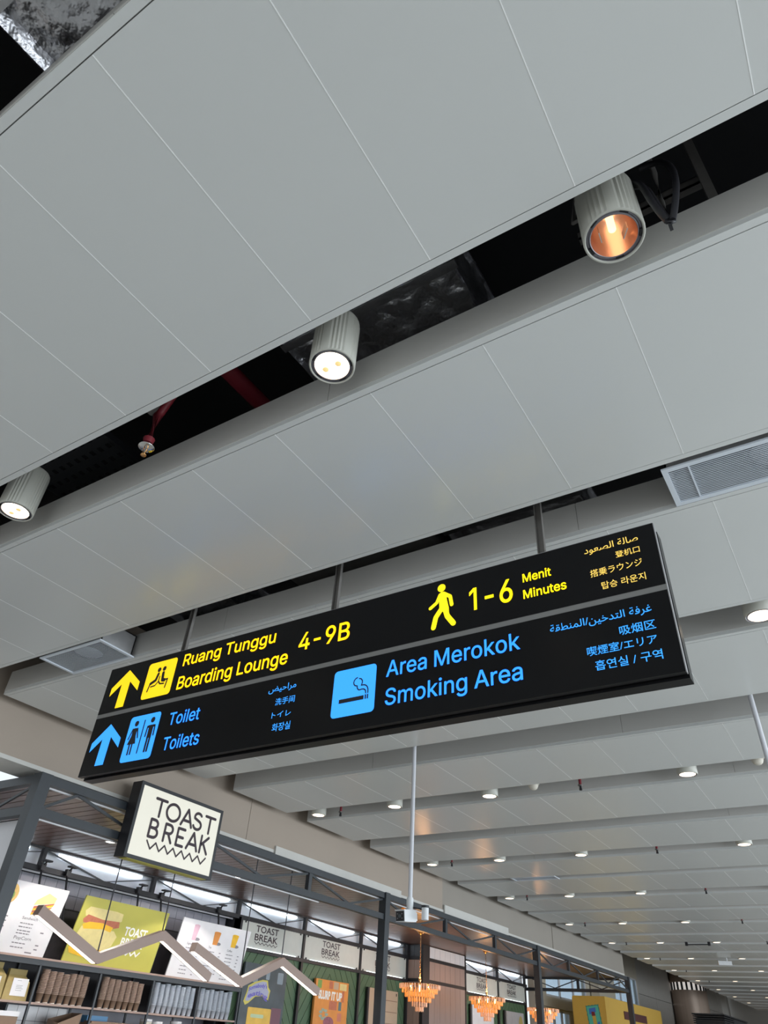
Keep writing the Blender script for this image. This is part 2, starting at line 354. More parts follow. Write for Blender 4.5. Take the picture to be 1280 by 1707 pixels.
# outlines of the plain grotesque letters used on the direction sign (1/1000 em)
GLYPH = {
    '-': (453,[[337,244,337,188,114,188,114,244]]),
    '1': (400,[[276,509,276,0,212,0,212,448,209,448,86,358,86,427,198,509]]),
    '4': (453,[[40,105,40,158,247,509,311,509,109,166,109,163,413,163,413,105],[282,0,282,318,343,318,343,0]]),
    '6': (453,[[226,-7,203,-5,182,-1,161,5,142,15,125,26,109,40,96,56,84,74,75,94,69,115,65,138,64,162,65,180,68,199,73,219,80,239,89,261,102,285,118,311,252,509,322,509,151,261,145,261,149,268,154,275,165,288,172,293,179,299,187,303,196,307,205,310,214,312,224,314,235,314,257,313,278,309,298,303,316,295,332,284,346,271,359,257,370,240,378,221,384,201,388,180,389,157,388,134,384,112,377,92,368,73,356,55,343,39,327,26,310,14,291,5,271,-2,249,-6],[226,48,241,49,254,52,267,56,279,63,289,70,299,79,307,90,314,101,320,114,324,128,327,142,327,173,324,187,320,201,314,213,307,225,299,235,289,244,279,251,267,258,254,262,241,264,226,265,212,264,198,262,186,258,174,252,163,244,153,235,145,225,138,214,132,201,128,188,126,174,125,158,126,143,128,128,132,114,138,102,145,90,153,79,163,70,174,63,186,56,198,52,212,49]]),
    '9': (453,[[226,516,249,514,271,510,291,503,310,494,328,482,343,468,356,452,368,434,377,414,384,393,388,371,389,347,388,328,385,309,380,290,373,270,363,248,350,224,334,197,315,168,200,0,130,0,301,248,307,248,303,240,299,234,294,227,287,221,281,215,273,210,257,202,248,199,238,196,228,195,218,195,195,196,175,199,155,206,137,214,121,225,106,237,94,252,83,269,74,287,68,307,65,329,64,352,65,375,69,397,75,417,85,436,96,454,110,469,125,483,143,494,162,504,182,510,203,514],[226,460,212,459,199,457,186,452,174,446,163,438,154,429,145,419,138,407,133,395,129,381,126,367,125,352,126,336,129,322,133,308,138,295,145,284,154,274,163,265,174,257,186,251,199,247,212,244,226,243,240,244,254,247,267,251,279,257,299,273,307,284,314,295,320,308,324,321,327,335,327,366,324,381,320,394,314,407,307,419,299,429,290,438,279,446,267,452,254,457,241,459]]),
    'A': (480,[[16,0,201,509,276,509,463,0,395,0,287,302,270,352,257,394,250,420,241,447,232,478,245,478,228,419,213,371,206,351,201,333,195,317,191,302,85,0],[110,142,110,199,370,199,370,142]]),
    'B': (456,[[60,0,60,509,241,509,266,508,289,504,310,499,329,491,345,481,359,469,371,456,381,442,388,426,394,410,397,392,398,374,397,358,395,344,392,331,387,320,380,310,373,301,365,293,356,286,347,280,336,275,326,270,315,267,315,262,327,261,339,257,351,252,363,245,374,237,385,227,394,216,402,203,409,189,414,173,417,155,418,136,417,117,413,100,408,83,400,67,390,52,377,39,362,28,344,18,324,10,301,4,275,1,247,0],[125,57,245,57,272,58,296,63,315,70,330,80,341,92,349,105,354,120,355,137,355,149,352,161,348,173,342,184,335,194,327,203,317,211,306,218,293,224,279,228,264,230,248,231,125,231],[125,285,238,285,252,286,265,288,277,291,288,296,299,302,308,309,316,317,323,326,329,337,333,348,335,359,336,372,334,388,330,403,323,417,313,429,299,439,283,446,263,450,240,452,125,452]]),
    'H': (517,[[60,0,60,509,125,509,125,289,392,289,392,509,457,509,457,0,392,0,392,232,125,232,125,0]]),
    'L': (393,[[60,0,60,509,125,509,125,57,361,57,361,0]]),
    'M': (628,[[60,0,60,509,152,509,277,187,280,181,282,174,285,167,287,159,299,123,308,93,311,84,314,74,317,65,319,57,322,49,307,49,310,57,312,65,315,73,318,83,321,92,324,102,327,111,333,131,345,167,348,174,350,181,352,187,476,509,568,509,568,0,504,0,504,327,505,337,505,380,506,391,506,424,507,435,507,457,513,457,505,433,502,421,494,397,490,386,486,374,474,341,471,331,467,322,464,313,458,297,456,291,342,0,286,0,170,291,168,297,165,304,162,312,156,330,152,340,149,350,141,372,121,432,116,445,112,457,119,457,119,437,120,427,120,394,121,383,121,339,122,328,122,0]]),
    'R': (449,[[60,0,60,509,236,509,264,507,290,504,313,497,333,489,351,478,367,465,380,450,390,433,399,415,405,395,408,374,409,352,408,330,405,309,399,290,390,271,380,255,367,240,351,228,333,217,312,209,289,203,264,199,236,198,96,198,96,255,234,255,252,256,269,258,284,262,298,267,309,273,319,281,327,290,334,300,339,312,342,324,344,338,345,352,344,367,342,380,339,393,334,405,327,415,319,425,309,433,298,440,284,445,269,449,252,451,233,452,125,452,125,0],[353,0,230,229,303,229,428,0]]),
    'S': (447,[[224,-9,197,-8,172,-4,149,1,128,9,108,19,91,31,76,45,64,60,54,77,46,96,41,115,38,137,104,137,110,110,116,98,123,88,132,79,142,71,154,64,166,59,180,55,194,52,209,50,224,49,241,50,257,52,272,55,286,60,299,66,311,74,321,82,329,92,336,102,341,114,345,126,346,139,345,151,342,161,338,171,332,179,325,186,316,193,307,199,296,205,284,209,272,214,259,218,184,239,154,249,128,260,105,274,86,289,71,307,60,326,54,348,52,372,53,393,58,413,65,431,75,448,87,463,102,476,119,488,138,498,158,506,180,511,203,514,227,516,252,514,275,511,296,505,316,498,334,488,351,476,365,463,377,449,387,433,394,415,399,397,401,378,337,378,334,396,326,412,316,426,302,437,286,447,267,453,247,457,225,459,209,458,194,456,180,452,167,448,156,442,145,435,136,427,129,418,123,409,118,398,116,387,115,376,116,363,119,352,124,342,131,334,139,326,148,319,158,313,169,308,202,296,212,293,276,276,287,272,299,268,312,264,336,252,347,245,359,238,379,220,395,198,401,185,405,171,407,155,408,139,407,118,403,99,396,81,386,64,374,48,360,34,343,21,323,11,302,2,278,-4,252,-8]]),
    'T': (449,[[32,452,32,509,417,509,417,452,257,452,257,0,193,0,193,452]]),
    'a': (389,[[160,-9,142,-8,126,-5,110,-1,94,5,80,12,68,22,57,32,48,45,40,58,35,73,31,90,30,108,31,123,34,138,38,150,43,161,50,171,58,179,67,187,89,199,100,203,112,207,125,211,138,213,152,216,178,220,209,224,222,225,234,227,244,228,252,230,259,232,265,235,270,238,273,243,275,248,276,255,276,257,275,268,273,279,271,288,267,297,262,304,256,311,248,317,240,322,230,326,220,329,196,331,171,329,159,326,149,322,140,318,132,313,124,307,118,301,107,288,103,281,100,274,41,291,48,308,57,322,67,335,79,346,91,355,104,364,118,370,133,375,148,379,163,382,179,384,204,384,227,382,251,376,263,372,275,367,286,360,296,353,306,343,315,333,322,320,329,306,333,290,336,272,337,251,337,0,277,0,277,52,272,52,269,45,264,38,258,32,252,25,244,18,236,12,226,6,215,1,203,-3,190,-6,176,-8],[170,45,187,46,202,49,216,53,228,59,239,66,248,74,257,83,263,93,269,104,275,126,276,138,276,190,270,186,265,184,253,180,246,179,239,177,223,175,216,173,186,169,181,169,175,168,144,162,134,159,125,155,117,150,110,145,103,139,98,132,95,124,93,115,92,105,92,95,94,87,98,79,102,72,107,66,121,56,130,52,139,49,149,47]]),
    'd': (424,[[195,-8,172,-7,151,-2,130,5,111,16,94,29,79,45,66,64,55,84,46,108,39,133,35,160,34,189,35,218,39,245,46,270,55,293,66,313,79,332,95,347,112,361,131,371,151,378,173,383,196,384,213,384,228,381,241,378,253,373,263,367,272,360,280,353,287,346,293,338,298,331,303,325,306,319,311,319,311,509,372,509,372,0,313,0,313,59,307,59,303,53,293,39,287,31,280,24,272,17,263,10,252,4,241,-1,227,-5,212,-7],[205,47,221,48,236,51,250,57,263,65,274,75,284,86,293,100,299,115,305,132,309,150,311,169,312,189,311,210,309,229,305,247,300,263,293,278,284,291,275,302,263,312,251,320,237,325,221,329,205,330,187,329,172,325,157,319,145,311,133,301,124,290,115,276,108,261,103,245,99,227,97,209,96,189,97,170,99,151,103,133,115,101,124,88,134,76,145,66,158,57,172,51,188,48]]),
    'e': (404,[[212,-8,185,-7,161,-2,138,6,117,16,98,30,82,46,68,64,56,85,46,108,40,132,35,159,34,187,35,215,39,242,46,267,55,290,67,311,81,329,97,346,115,359,135,370,157,378,180,383,205,384,221,384,236,382,251,379,266,374,280,368,294,361,307,351,319,341,331,329,341,315,350,299,357,282,363,263,368,242,370,219,371,194,371,169,75,169,75,221,338,221,310,202,309,220,307,237,303,254,298,269,291,282,283,294,273,305,263,314,250,321,237,326,222,329,205,330,189,329,173,326,159,321,146,313,135,304,125,294,116,282,109,270,103,256,99,241,97,226,96,211,96,178,97,157,100,139,104,122,110,106,118,92,128,80,139,70,151,61,165,55,179,50,195,47,212,46,234,48,244,50,254,53,263,56,271,61,278,66,292,80,302,96,306,105,365,91,360,77,353,63,345,51,335,39,324,29,311,19,298,11,283,4,266,-1,249,-5,231,-7]]),
    'g': (425,[[207,-151,187,-150,168,-148,150,-144,134,-140,119,-134,105,-127,93,-119,82,-110,73,-101,64,-91,57,-80,51,-69,101,-41,106,-47,110,-53,116,-59,122,-66,128,-72,136,-78,154,-88,165,-92,178,-95,192,-97,207,-97,229,-96,249,-92,267,-85,282,-75,295,-62,304,-47,310,-28,311,-6,311,68,306,68,298,56,293,49,287,41,280,34,263,21,241,11,212,5,195,5,173,6,152,10,132,17,113,27,95,39,80,53,67,71,55,90,46,112,39,136,35,163,34,191,35,220,39,246,46,271,55,293,66,314,80,332,95,347,112,361,131,371,152,378,173,383,196,384,213,384,228,382,242,378,253,373,264,367,273,360,281,353,288,346,294,338,299,331,304,325,308,319,313,319,313,379,372,379,372,-9,371,-32,367,-54,360,-73,350,-90,338,-104,324,-117,308,-127,291,-136,271,-142,251,-147,229,-150],[205,59,222,60,237,63,251,68,264,75,275,84,285,95,293,107,300,121,305,137,309,154,312,172,312,212,309,231,305,248,300,264,293,278,285,291,275,303,264,312,251,320,237,325,222,329,205,330,188,329,172,325,158,320,145,312,134,302,124,290,115,277,109,262,103,246,99,229,97,212,96,193,97,173,99,155,103,138,109,123,116,108,124,96,134,85,145,76,158,68,172,63,188,60]]),
    'i': (167,[[53,0,53,379,114,379,114,0],[84,443,75,444,67,446,60,449,48,461,44,468,42,475,41,483,42,491,44,499,48,506,54,512,60,517,67,521,75,523,84,524,92,523,100,521,107,517,114,512,119,506,123,499,126,491,126,475,123,468,119,461,114,455,107,449,100,446,92,444]]),
    'k': (381,[[110,137,110,212,121,212,284,379,360,379,184,199,177,199],[53,0,53,509,114,509,114,0],[294,0,148,186,191,229,372,0]]),
    'l': (165,[[52,0,52,520,113,520,113,0]]),
    'm': (610,[[53,0,53,379,112,379,112,295,108,295,112,310,118,323,125,335,132,346,141,355,151,363,161,370,172,376,183,380,195,384,207,386,219,386,239,385,257,380,273,372,287,361,299,347,309,331,316,314,321,295,312,295,322,321,329,332,337,343,347,353,357,361,368,369,381,375,394,380,407,383,422,385,437,386,453,385,468,383,483,378,497,372,510,364,522,354,532,342,541,328,548,313,553,296,556,276,557,255,557,0,496,0,496,254,494,273,490,289,483,302,473,313,460,321,447,326,433,329,419,330,406,330,395,328,384,324,374,320,365,314,358,307,351,299,345,290,341,280,338,270,336,259,335,247,335,0,274,0,274,260,273,275,269,288,262,301,253,311,242,320,229,326,215,329,199,330,188,330,178,328,168,325,158,320,148,314,140,307,132,299,126,289,121,278,117,266,114,253,114,0]]),
    'n': (410,[[114,0,53,0,53,379,112,379,112,287,102,287,112,312,124,332,137,349,152,362,169,372,187,379,207,383,227,384,246,383,264,380,280,376,295,369,309,360,321,349,332,336,341,321,348,304,353,285,356,264,357,240,357,0,296,0,296,235,295,256,290,275,283,291,273,304,260,315,246,323,229,328,210,329,197,328,184,326,172,322,161,317,150,311,141,303,133,293,126,283,121,271,117,257,114,243]]),
    'o': (415,[[207,-8,182,-7,159,-2,137,6,117,16,98,30,82,46,68,64,56,85,46,108,40,133,36,159,34,187,36,216,40,243,46,268,56,291,68,312,82,330,98,346,117,360,137,371,159,378,182,383,207,384,233,383,256,378,278,371,299,360,317,346,333,330,347,312,359,291,369,268,376,243,380,216,381,187,380,159,376,133,369,108,359,85,347,64,333,46,317,30,299,16,278,6,256,-2,233,-7],[207,46,226,48,242,51,257,57,270,66,282,76,292,89,300,102,307,117,312,134,316,151,318,169,319,187,318,206,316,224,312,242,307,258,300,274,292,287,282,300,270,310,257,319,242,325,226,329,207,330,189,329,173,325,158,319,145,310,134,300,124,287,115,274,108,258,103,242,99,224,97,206,96,187,97,169,99,151,103,134,108,117,115,102,124,89,134,76,145,66,158,57,173,51,189,48]]),
    'r': (259,[[53,0,53,379,112,379,112,321,115,321,122,335,130,347,140,358,152,367,166,375,181,380,196,384,213,385,225,385,229,384,243,384,243,322,242,323,239,323,235,324,230,324,224,325,219,325,213,326,207,326,194,325,182,323,170,319,159,315,149,309,140,301,132,293,126,284,121,273,117,262,114,250,114,0]]),
    's': (365,[[182,-8,163,-7,145,-5,128,-2,112,3,98,10,84,18,72,27,62,38,53,50,45,63,40,78,36,94,94,107,99,92,105,79,114,69,124,60,136,54,150,49,165,46,181,45,200,46,217,50,232,55,244,62,255,71,262,81,267,91,268,103,267,112,265,121,260,129,254,136,246,142,237,147,225,151,212,155,149,170,125,177,104,186,87,196,72,208,61,222,53,237,48,255,47,274,48,290,51,305,57,319,65,332,75,343,87,354,100,363,115,370,131,377,149,381,167,384,206,384,239,378,254,372,267,366,279,358,290,349,299,339,307,328,314,316,324,290,268,277,264,288,258,298,251,307,243,316,232,323,219,328,205,331,187,333,171,332,156,329,143,324,131,317,121,308,114,299,110,289,109,277,110,267,112,258,117,250,124,243,133,237,144,232,157,227,229,209,254,202,275,194,292,183,306,171,317,158,325,142,330,125,331,107,330,90,326,75,321,61,312,47,302,35,290,24,276,15,260,6,242,0,223,-5,203,-7]]),
    't': (227,[[204,379,204,327,6,327,6,379],[65,471,126,471,126,98,128,76,132,68,136,61,142,56,150,53,159,51,170,50,177,50,181,51,185,51,190,52,194,52,202,54,213,2,208,0,198,-2,192,-3,186,-3,180,-4,168,-4,145,-3,125,2,107,10,92,21,80,35,72,52,67,71,65,93]]),
    'u': (410,[[182,-5,164,-4,146,-1,130,4,115,11,101,20,89,31,78,44,69,59,62,76,57,95,54,116,53,139,53,379,114,379,114,144,115,123,119,105,127,89,137,75,150,64,164,56,181,52,200,50,213,51,226,53,238,57,249,62,259,69,268,77,276,86,283,97,289,109,293,122,295,137,296,153,296,379,357,379,357,0,298,0,298,92,307,92,297,67,286,47,272,30,257,17,240,7,222,0,203,-4]]),
}

TC = {}


def glyph_geo(body, bold):
    """fill the letter outlines of a string (non-zero winding); returns 2D vertices and faces"""
    from mathutils.geometry import delaunay_2d_cdt
    vs, fs = [], []
    pen = 0.0
    for ch in body:
        if ch == ' ':
            pen += 0.17
            continue
        if ch not in GC:
            adv, loops = GLYPH[ch]
            L = [[(x / 1000, y / 1000) for x, y in zip(l[::2], l[1::2])] for l in loops]
            pts, edges = [], []
            for p in L:
                b0 = len(pts)
                pts += [Vector(q) for q in p]
                edges += [(b0 + i, b0 + (i + 1) % len(p)) for i in range(len(p))]
            ov, oe, of, _, _, _ = delaunay_2d_cdt(pts, edges, [], 0, 1e-6)
            gv = [(v.x, v.y) for v in ov]
            gf = []
            for f in of:
                cx, cy = sum(gv[i][0] for i in f) / len(f), sum(gv[i][1] for i in f) / len(f)
                wn = 0
                for p in L:
                    for i in range(len(p)):
                        (x0, y0), (x1, y1) = p[i - 1], p[i]
                        if (y0 <= cy) != (y1 <= cy):
                            xx = x0 + (cy - y0) / (y1 - y0) * (x1 - x0)
                            if xx > cx:
                                wn += 1 if y1 > y0 else -1
                if wn:
                    gf.append(tuple(f))
            if bold:
                for p in L:
                    for i in range(len(p)):
                        (x0, y0), (x1, y1) = p[i - 1], p[i]
                        l_ = math.hypot(x1 - x0, y1 - y0) or 1e-6
                        nx_, ny_ = -(y1 - y0) / l_ * bold, (x1 - x0) / l_ * bold
                        b0 = len(gv)
                        gv += [(x0 - nx_, y0 - ny_), (x1 - nx_, y1 - ny_), (x1 + nx_, y1 + ny_), (x0 + nx_, y0 + ny_)]
                        gf.append((b0, b0 + 1, b0 + 2, b0 + 3))
                        b0 = len(gv)
                        gv += [(x1 + bold * math.cos(k * math.pi / 3), y1 + bold * math.sin(k * math.pi / 3)) for k in range(6)]
                        gf.append(tuple(range(b0, b0 + 6)))
            GC[ch] = (adv, gv, gf)
        adv, gv, gf = GC[ch]
        b0 = len(vs)
        vs += [(x + pen, y) for x, y in gv]
        fs += [tuple(i + b0 for i in f) for f in gf]
        pen += adv / 1000
    return vs, fs


GC = {}


def text_geo(body, bold=0.0, res=3):
    k = (body, bold)
    if k not in TC and bold < 0:
        GC.clear()
    if k not in TC and bold < 0:
        TC[k] = glyph_geo(body, -bold)
    if k not in TC:
        c = bpy.data.curves.new('t', 'FONT')
        c.body = body
        c.offset = bold
        c.resolution_u = res
        c.fill_mode = 'FRONT'
        o = bpy.data.objects.new('t', c)
        COL.objects.link(o)
        bpy.context.view_layer.update()
        dg = bpy.context.evaluated_depsgraph_get()
        m = bpy.data.meshes.new_from_object(o.evaluated_get(dg))
        vs = [(v.co.x, v.co.y) for v in m.vertices]
        fs = [tuple(p.vertices) for p in m.polygons]
        bpy.data.objects.remove(o)
        bpy.data.curves.remove(c)
        bpy.data.meshes.remove(m)
        TC[k] = (vs, fs)
    return TC[k]


def text(mb, fr, body, x0, x1, y0, y1, bold=0.0, cap=False, d=0.003, res=3, wave=None):
    """fit text in the box; cap=True: y0 is the baseline and y1 the cap height"""
    vs, fs = text_geo(body, bold, res)
    if not vs:
        return mb
    ax, bx = min(v[0] for v in vs), max(v[0] for v in vs)
    if cap:
        hv = text_geo('H', bold, res)[0]
        ay, by = 0.0, max(v[1] for v in hv)
    else:
        ay, by = min(v[1] for v in vs), max(v[1] for v in vs)
    sx, sy = (x1 - x0) / (bx - ax), (y1 - y0) / (by - ay)
    pts = []
    for x, y in vs:
        X, Y = x0 + (x - ax) * sx, y0 + (y - ay) * sy
        if wave:
            Y += wave((X - x0) / (x1 - x0))
        pts.append(fr.P(X, Y, d))
    return mb.add(pts, fs)


# ------------------------------------------------------------------ room shell
MB().box(-14, 26, -16, 62, FLOOR - 0.2, FLOOR).build('floor', FLOORM, kind='structure', label='pale polished concourse floor below the view', cat='floor')
MB().box(-7.3, 5.2, -3.0, 50, 4.0, 4.1).build('ceiling_void', VOID, kind='structure', label='black slab above the open ceiling slots', cat='ceiling').name = 'ceiling'
MB().box(5.2, 5.3, -3.0, 50, 2.52, 4.1).build('trim_1', VOID, kind='structure', label='black closure added to keep light out along the right edge of the ceiling void', cat='trim')  # closures added to keep side light out of the void
MB().box(-7.3, 5.3, -3.1, -3.0, 2.52, 4.1).build('trim_2', VOID, kind='structure', label='black closure added to keep light out at the near end of the ceiling void', cat='trim')

MB().box(-14, -7.3, -3.2, -3.0, FLOOR, 1.9).build('wall_rear_light_block', BEIGE, kind='structure', label='unseen beige wall added at the rear left to cut sky light', cat='wall')  # unseen, added to cut sky light from the rear
MB().box(-14, -13.8, -3, 24, FLOOR, 1.9).build('wall_side_light_block', BEIGE, kind='structure', label='unseen beige wall added far left of the shop to cut sky light', cat='wall')  # unseen, added to cut sky light from the left
MB().box(-14, -7.3, 24.3, 50, 4.0, 4.1).build('ceiling_far', VOID, kind='structure', label='black slab added to keep sky light out above the far windows', cat='ceiling').name = 'ceiling'  # added to stop sky light leaking in beyond the shop
# beige bulkhead wall above the shop, in boards with fine joints
wl = MB().box(-7.3, -6.92, -3, 24.3, 2.075, 4.0).build('wall_left', BEIGE, kind='structure', label='long beige bulkhead wall above the shop front', cat='wall')
for i, (a, b) in enumerate(((-3, 2.2), (2.2, 7.4), (7.4, 12.96), (12.96, 18.6), (18.6, 24.3))):
    m = MB().box(-6.92, -6.90 - (0.012 if i % 2 and i > 2 else 0.0), a + 0.004, b - 0.004, 2.07, 3.6)
    m.build('panel', BEIGE if i < 3 else BEIGE2, wl)
MB().box(-7.34, -6.90, -3, 24.3, 2.03, 2.07).build('trim_3', SOFFIT, kind='structure', label='pale strip closing the underside of the beige bulkhead', cat='trim')

# ceiling strips
NEAR = [-1.52, 0.12, 1.81, 3.42, 5.08, 6.78, 8.38, 10.07, 11.70, 13.16, 14.97, 16.6, 18.31, 20.05]
FAR = [-0.30, 1.395, 3.02, 4.69, 6.25, 7.90, 9.59, 11.24, 12.84, 14.46, 16.25, 17.92, 19.60, 21.25]
y = 21.73
while y < 46:
    NEAR.append(y)
    FAR.append(y + 1.2)
    y += 1.68
XE = -6.68
for i, (a, b) in enumerate(zip(NEAR, FAR)):
    m = MB().box(XE, 5.1, a, b, H + 0.018, H + 0.235)
    ends = ('behind the photographer', 'nearest, with the camera almost below it', 'second, between the big spotlight slot and the air grilles',
            'third, just behind the hanging sign')
    lab = 'white ceiling strip, ' + (ends[i] if i < 4 else '%s from the nearest one' % ORD[i])
    st = m.build('ceiling', FASCIA, kind='structure', label=lab, cat='ceiling')
    # panel joints of this strip
    t = 0.036
    off = {1: -1.39, 2: -1.39}.get(i, -1.34)
    x = off - 0.6 * 10
    xs = []
    while x < 5.1:
        if x > XE + 0.12:
            xs.append(x)
        x += 0.6
    xs = [XE] + xs + [5.1]

    def slab(mb, x0, x1):
        c = 0.0022
        z0, z1, zt = H, H + 0.005, H + 0.018
        y0, y1 = a + t, b - t
        mb.add([(x0 + c, y0, z0), (x1 - c, y0, z0), (x1 - c, y1, z0), (x0 + c, y1, z0), (x0, y0, z1), (x1, y0, z1), (x1, y1, z1), (x0, y1, z1),
                (x0, y0, zt), (x1, y0, zt), (x1, y1, zt), (x0, y1, zt)],
               [(0, 3, 2, 1), (1, 2, 6, 5), (3, 0, 4, 7), (0, 1, 5, 4), (2, 3, 7, 6), (4, 5, 9, 8), (5, 6, 10, 9), (6, 7, 11, 10), (7, 4, 8, 11)])
    if i <= 14:
        full = None
        for k in range(len(xs) - 1):
            w = xs[k + 1] - xs[k]
            if abs(w - 0.6) < 1e-4 and full is not None:
                o = bpy.data.objects.new('panel', full.data)
                COL.objects.link(o)
                o.parent = st
                o.location = (xs[k] - full['_x'], 0, 0)
                continue
            mb = MB()
            slab(mb, xs[k], xs[k + 1])
            o = mb.build('panel', PANEL, st)
            if abs(w - 0.6) < 1e-4:
                full = o
                full['_x'] = xs[k]
        if full is not None:
            del full['_x']
    else:
        mb = MB()
        for k in range(len(xs) - 1):
            slab(mb, xs[k], xs[k + 1])
        mb.build('panels', PANEL, st, kind='stuff')
    js = None  # added strips that paint the bright line at each joint
    for x in xs[1:-1]:
        if i > 14:
            break
        if js is None:
            js = MB().box(x - .0019, x + .0019, a + t, b - t, H - .0006, H + .018).build('joint_highlight_strip', JOINT, st)
            jx = x
        else:
            o = bpy.data.objects.new('joint_highlight_strip', js.data)
            COL.objects.link(o)
            o.parent = st
            o.location = (x - jx, 0, 0)
    # edge trims: an L-profile along both long edges, butt-jointed
    for (q0, q1) in ((a - 0.002, a + t - 0.004), (b - t + 0.004, b + 0.002)):
        jt = XE + 1.9 + (i * 1.3) % 2.0
        mb = MB().box(XE - 0.002, jt - 0.0015, q0, q1, H + 0.001, H + 0.03).box(jt + 0.0015, 5.1, q0, q1, H + 0.001, H + 0.03)
        mb.build('edge_trim', PANEL, st)
    # fascia sheets, so that their butt joints show on the near face
    mb = MB()
    q = XE - 0.003
    step = 2.9
    k = 0
    while q < 5.1:
        q2 = min(q + step - (i * 0.37) % 1.1 * (k == 0), 5.1)
        mb.box(q + 0.002, q2 - 0.002, a - 0.006, a, H + 0.03, H + 0.237)
        q = q2
        k += 1
    mb.build('fascia_sheet', FASCIA, st)

# ------------------------------------------------------------------ things in the ceiling void
# insulated air duct crossing the slots (crumpled foil): a displaced box
def foil_duct(x0, x1, y0, y1, z0, z1, name, label, seed, amp=0.03, mt=None):
    from mathutils import noise
    sv = Vector((seed * 7.3, seed * 3.1, 0))

    def dsp(p):
        q = Vector((p.x * 3.2, p.y * 1.6, p.z * 3)) + sv
        f = abs(noise.noise(q)) * .8 + abs(noise.noise(q * 2.7)) * .5 + abs(noise.noise(q * 5.5)) * .35
        return -amp * f * 1.5
    mb = MB()

    def grid(P, n_, nu, nv):
        vs = []
        for j in range(nv + 1):
            for i in range(nu + 1):
                p = Vector(P(i / nu, j / nv))
                e_ = 1.0 if 0 < i < nu else 0.35
                vs.append(p + Vector(n_) * dsp(p) * e_)
        mb.add(vs, [(j * (nu + 1) + i, j * (nu + 1) + i + 1, (j + 1) * (nu + 1) + i + 1, (j + 1) * (nu + 1) + i) for j in range(nv) for i in range(nu)], True)
    ny, nx, nz = int((y1 - y0) / .028), int((x1 - x0) / .028), int((z1 - z0) / .04)
    grid(lambda u, v: (x0 + (x1 - x0) * u, y0 + (y1 - y0) * v, z0), (0, 0, -1), nx, ny)
    grid(lambda u, v: (x0, y0 + (y1 - y0) * v, z0 + (z1 - z0) * u), (-1, 0, 0), nz, ny)
    grid(lambda u, v: (x1, y0 + (y1 - y0) * v, z0 + (z1 - z0) * u), (1, 0, 0), nz, ny)
    mb.box(x0 + .01, x1 - .01, y0, y1, z1 - .02, z1)
    e = empty(name, ((x0 + x1) / 2, (y0 + y1) / 2, z0), label, 'duct')
    mb.build('foil_wrap', mt or FOIL, e)
    mb = MB()
    yy = y0 + .6
    while yy < y1 - .1:
        mb = MB().box(x0 - .012, x1 + .012, yy, yy + .05, z0 - .004, z0 + .004).box(x0 - .014, x0 - .010, yy, yy + .05, z0, z1).box(x1 + .010, x1 + .014, yy, yy + .05, z0, z1)
        mb.build('tape_band', FOIL2, e)
        yy += .93
    return e


foil_duct(-1.95, -0.88, -2.6, 2.9, 3.08, 3.5, 'air_duct', 'large foil-wrapped air duct above the middle spotlight and the top left corner', 3, 0.06)
foil_duct(-1.95, -0.92, 3.05, 5.0, 3.04, 3.4, 'air_duct', 'foil-wrapped duct in the slot above the right half of the hanging sign', 5, 0.06)
foil_duct(-4.75, -4.0, 3.15, 4.9, 2.98, 3.3, 'air_duct', 'crinkled foil duct beside the left air grille above the sign', 8, 0.06)

# plain dark ducts
MB().box(-3.35, -2.05, 3.1, 4.9, 3.0, 3.35).build('air_duct', GALV, label='plain dark metal duct above the sign, left of the foil one', cat='duct', base=True)

# perforated cable tray
tr = empty('cable_tray', (-3.75, 1.0, 3.1), 'dark perforated cable tray above the left spotlight', 'cable tray')
mb = MB()
nx, ny = 10, 34
x0, x1, y0, y1 = -4.3, -3.49, -0.6, 2.9
pw, ph = (x1 - x0) / nx, (y1 - y0) / ny
for i in range(nx + 1):
    mb.box(x0 + i * pw - 0.022, x0 + i * pw + 0.022, y0, y1, 3.1, 3.103)
for j in range(ny + 1):
    mb.box(x0, x1, y0 + j * ph - 0.03, y0 + j * ph + 0.03, 3.0995, 3.1028)
mb.build('perforated_base', DARKM, tr)
MB().box(x0, x0 + .012, y0, y1, 3.1, 3.17).build('side_rail', DARKM, tr)
MB().box(x1 - .012, x1, y0, y1, 3.1, 3.17).build('side_rail', DARKM, tr)

# red sprinkler main and near sprinkler
rp = MB().tube([(-2.45, -2.9, 3.22), (-2.45, 3.02, 3.22)], 0.055, 12).build('sprinkler_pipe', RED, label='dark red fire main running through the ceiling void', cat='pipe', base=True)
sp = empty('sprinkler', (-2.71, 1.6, 2.47), 'red drop pipe sprinkler hanging in the nearest slot between two spotlights', 'sprinkler')
MB().tube([(-2.71, 1.6, 2.56), (-2.71, 1.6, 2.78), (-2.69, 1.6, 2.80), (-2.47, 1.6, 3.20)], [0.027, 0.027, 0.024, 0.024], 10).build('drop_pipe', RED, sp)
MB().tube([(-2.71, 1.6, 2.60), (-2.71, 1.6, 2.545)], [0.033, 0.02], 10).build('fitting', RED, sp)
MB().lathe((-2.71, 1.6, 2.54), [(0.001, 0.012), (0.03, 0.012), (0.045, 0.0), (0.043, -0.004), (0.001, 0.004)], 20).build('escutcheon', CHROME, sp)
mb = MB().tube([(-2.725, 1.6, 2.54), (-2.728, 1.6, 2.51), (-2.71, 1.6, 2.49)], 0.004, 6).tube([(-2.695, 1.6, 2.54), (-2.692, 1.6, 2.51), (-2.71, 1.6, 2.49)], 0.004, 6)
mb.lathe((-2.71, 1.6, 2.478), [(0.001, 0), (0.016, 0), (0.016, 0.004), (0.001, 0.004)], 12).build('sprinkler_head', BRASS, sp)
MB().tube([(-2.83, 1.6, 2.9), (-2.74, 1.6, 2.93), (-2.65, 1.6, 3.0)], [0.05, 0.045, 0.03], 10).build('flexible_joint', GALV, sp)

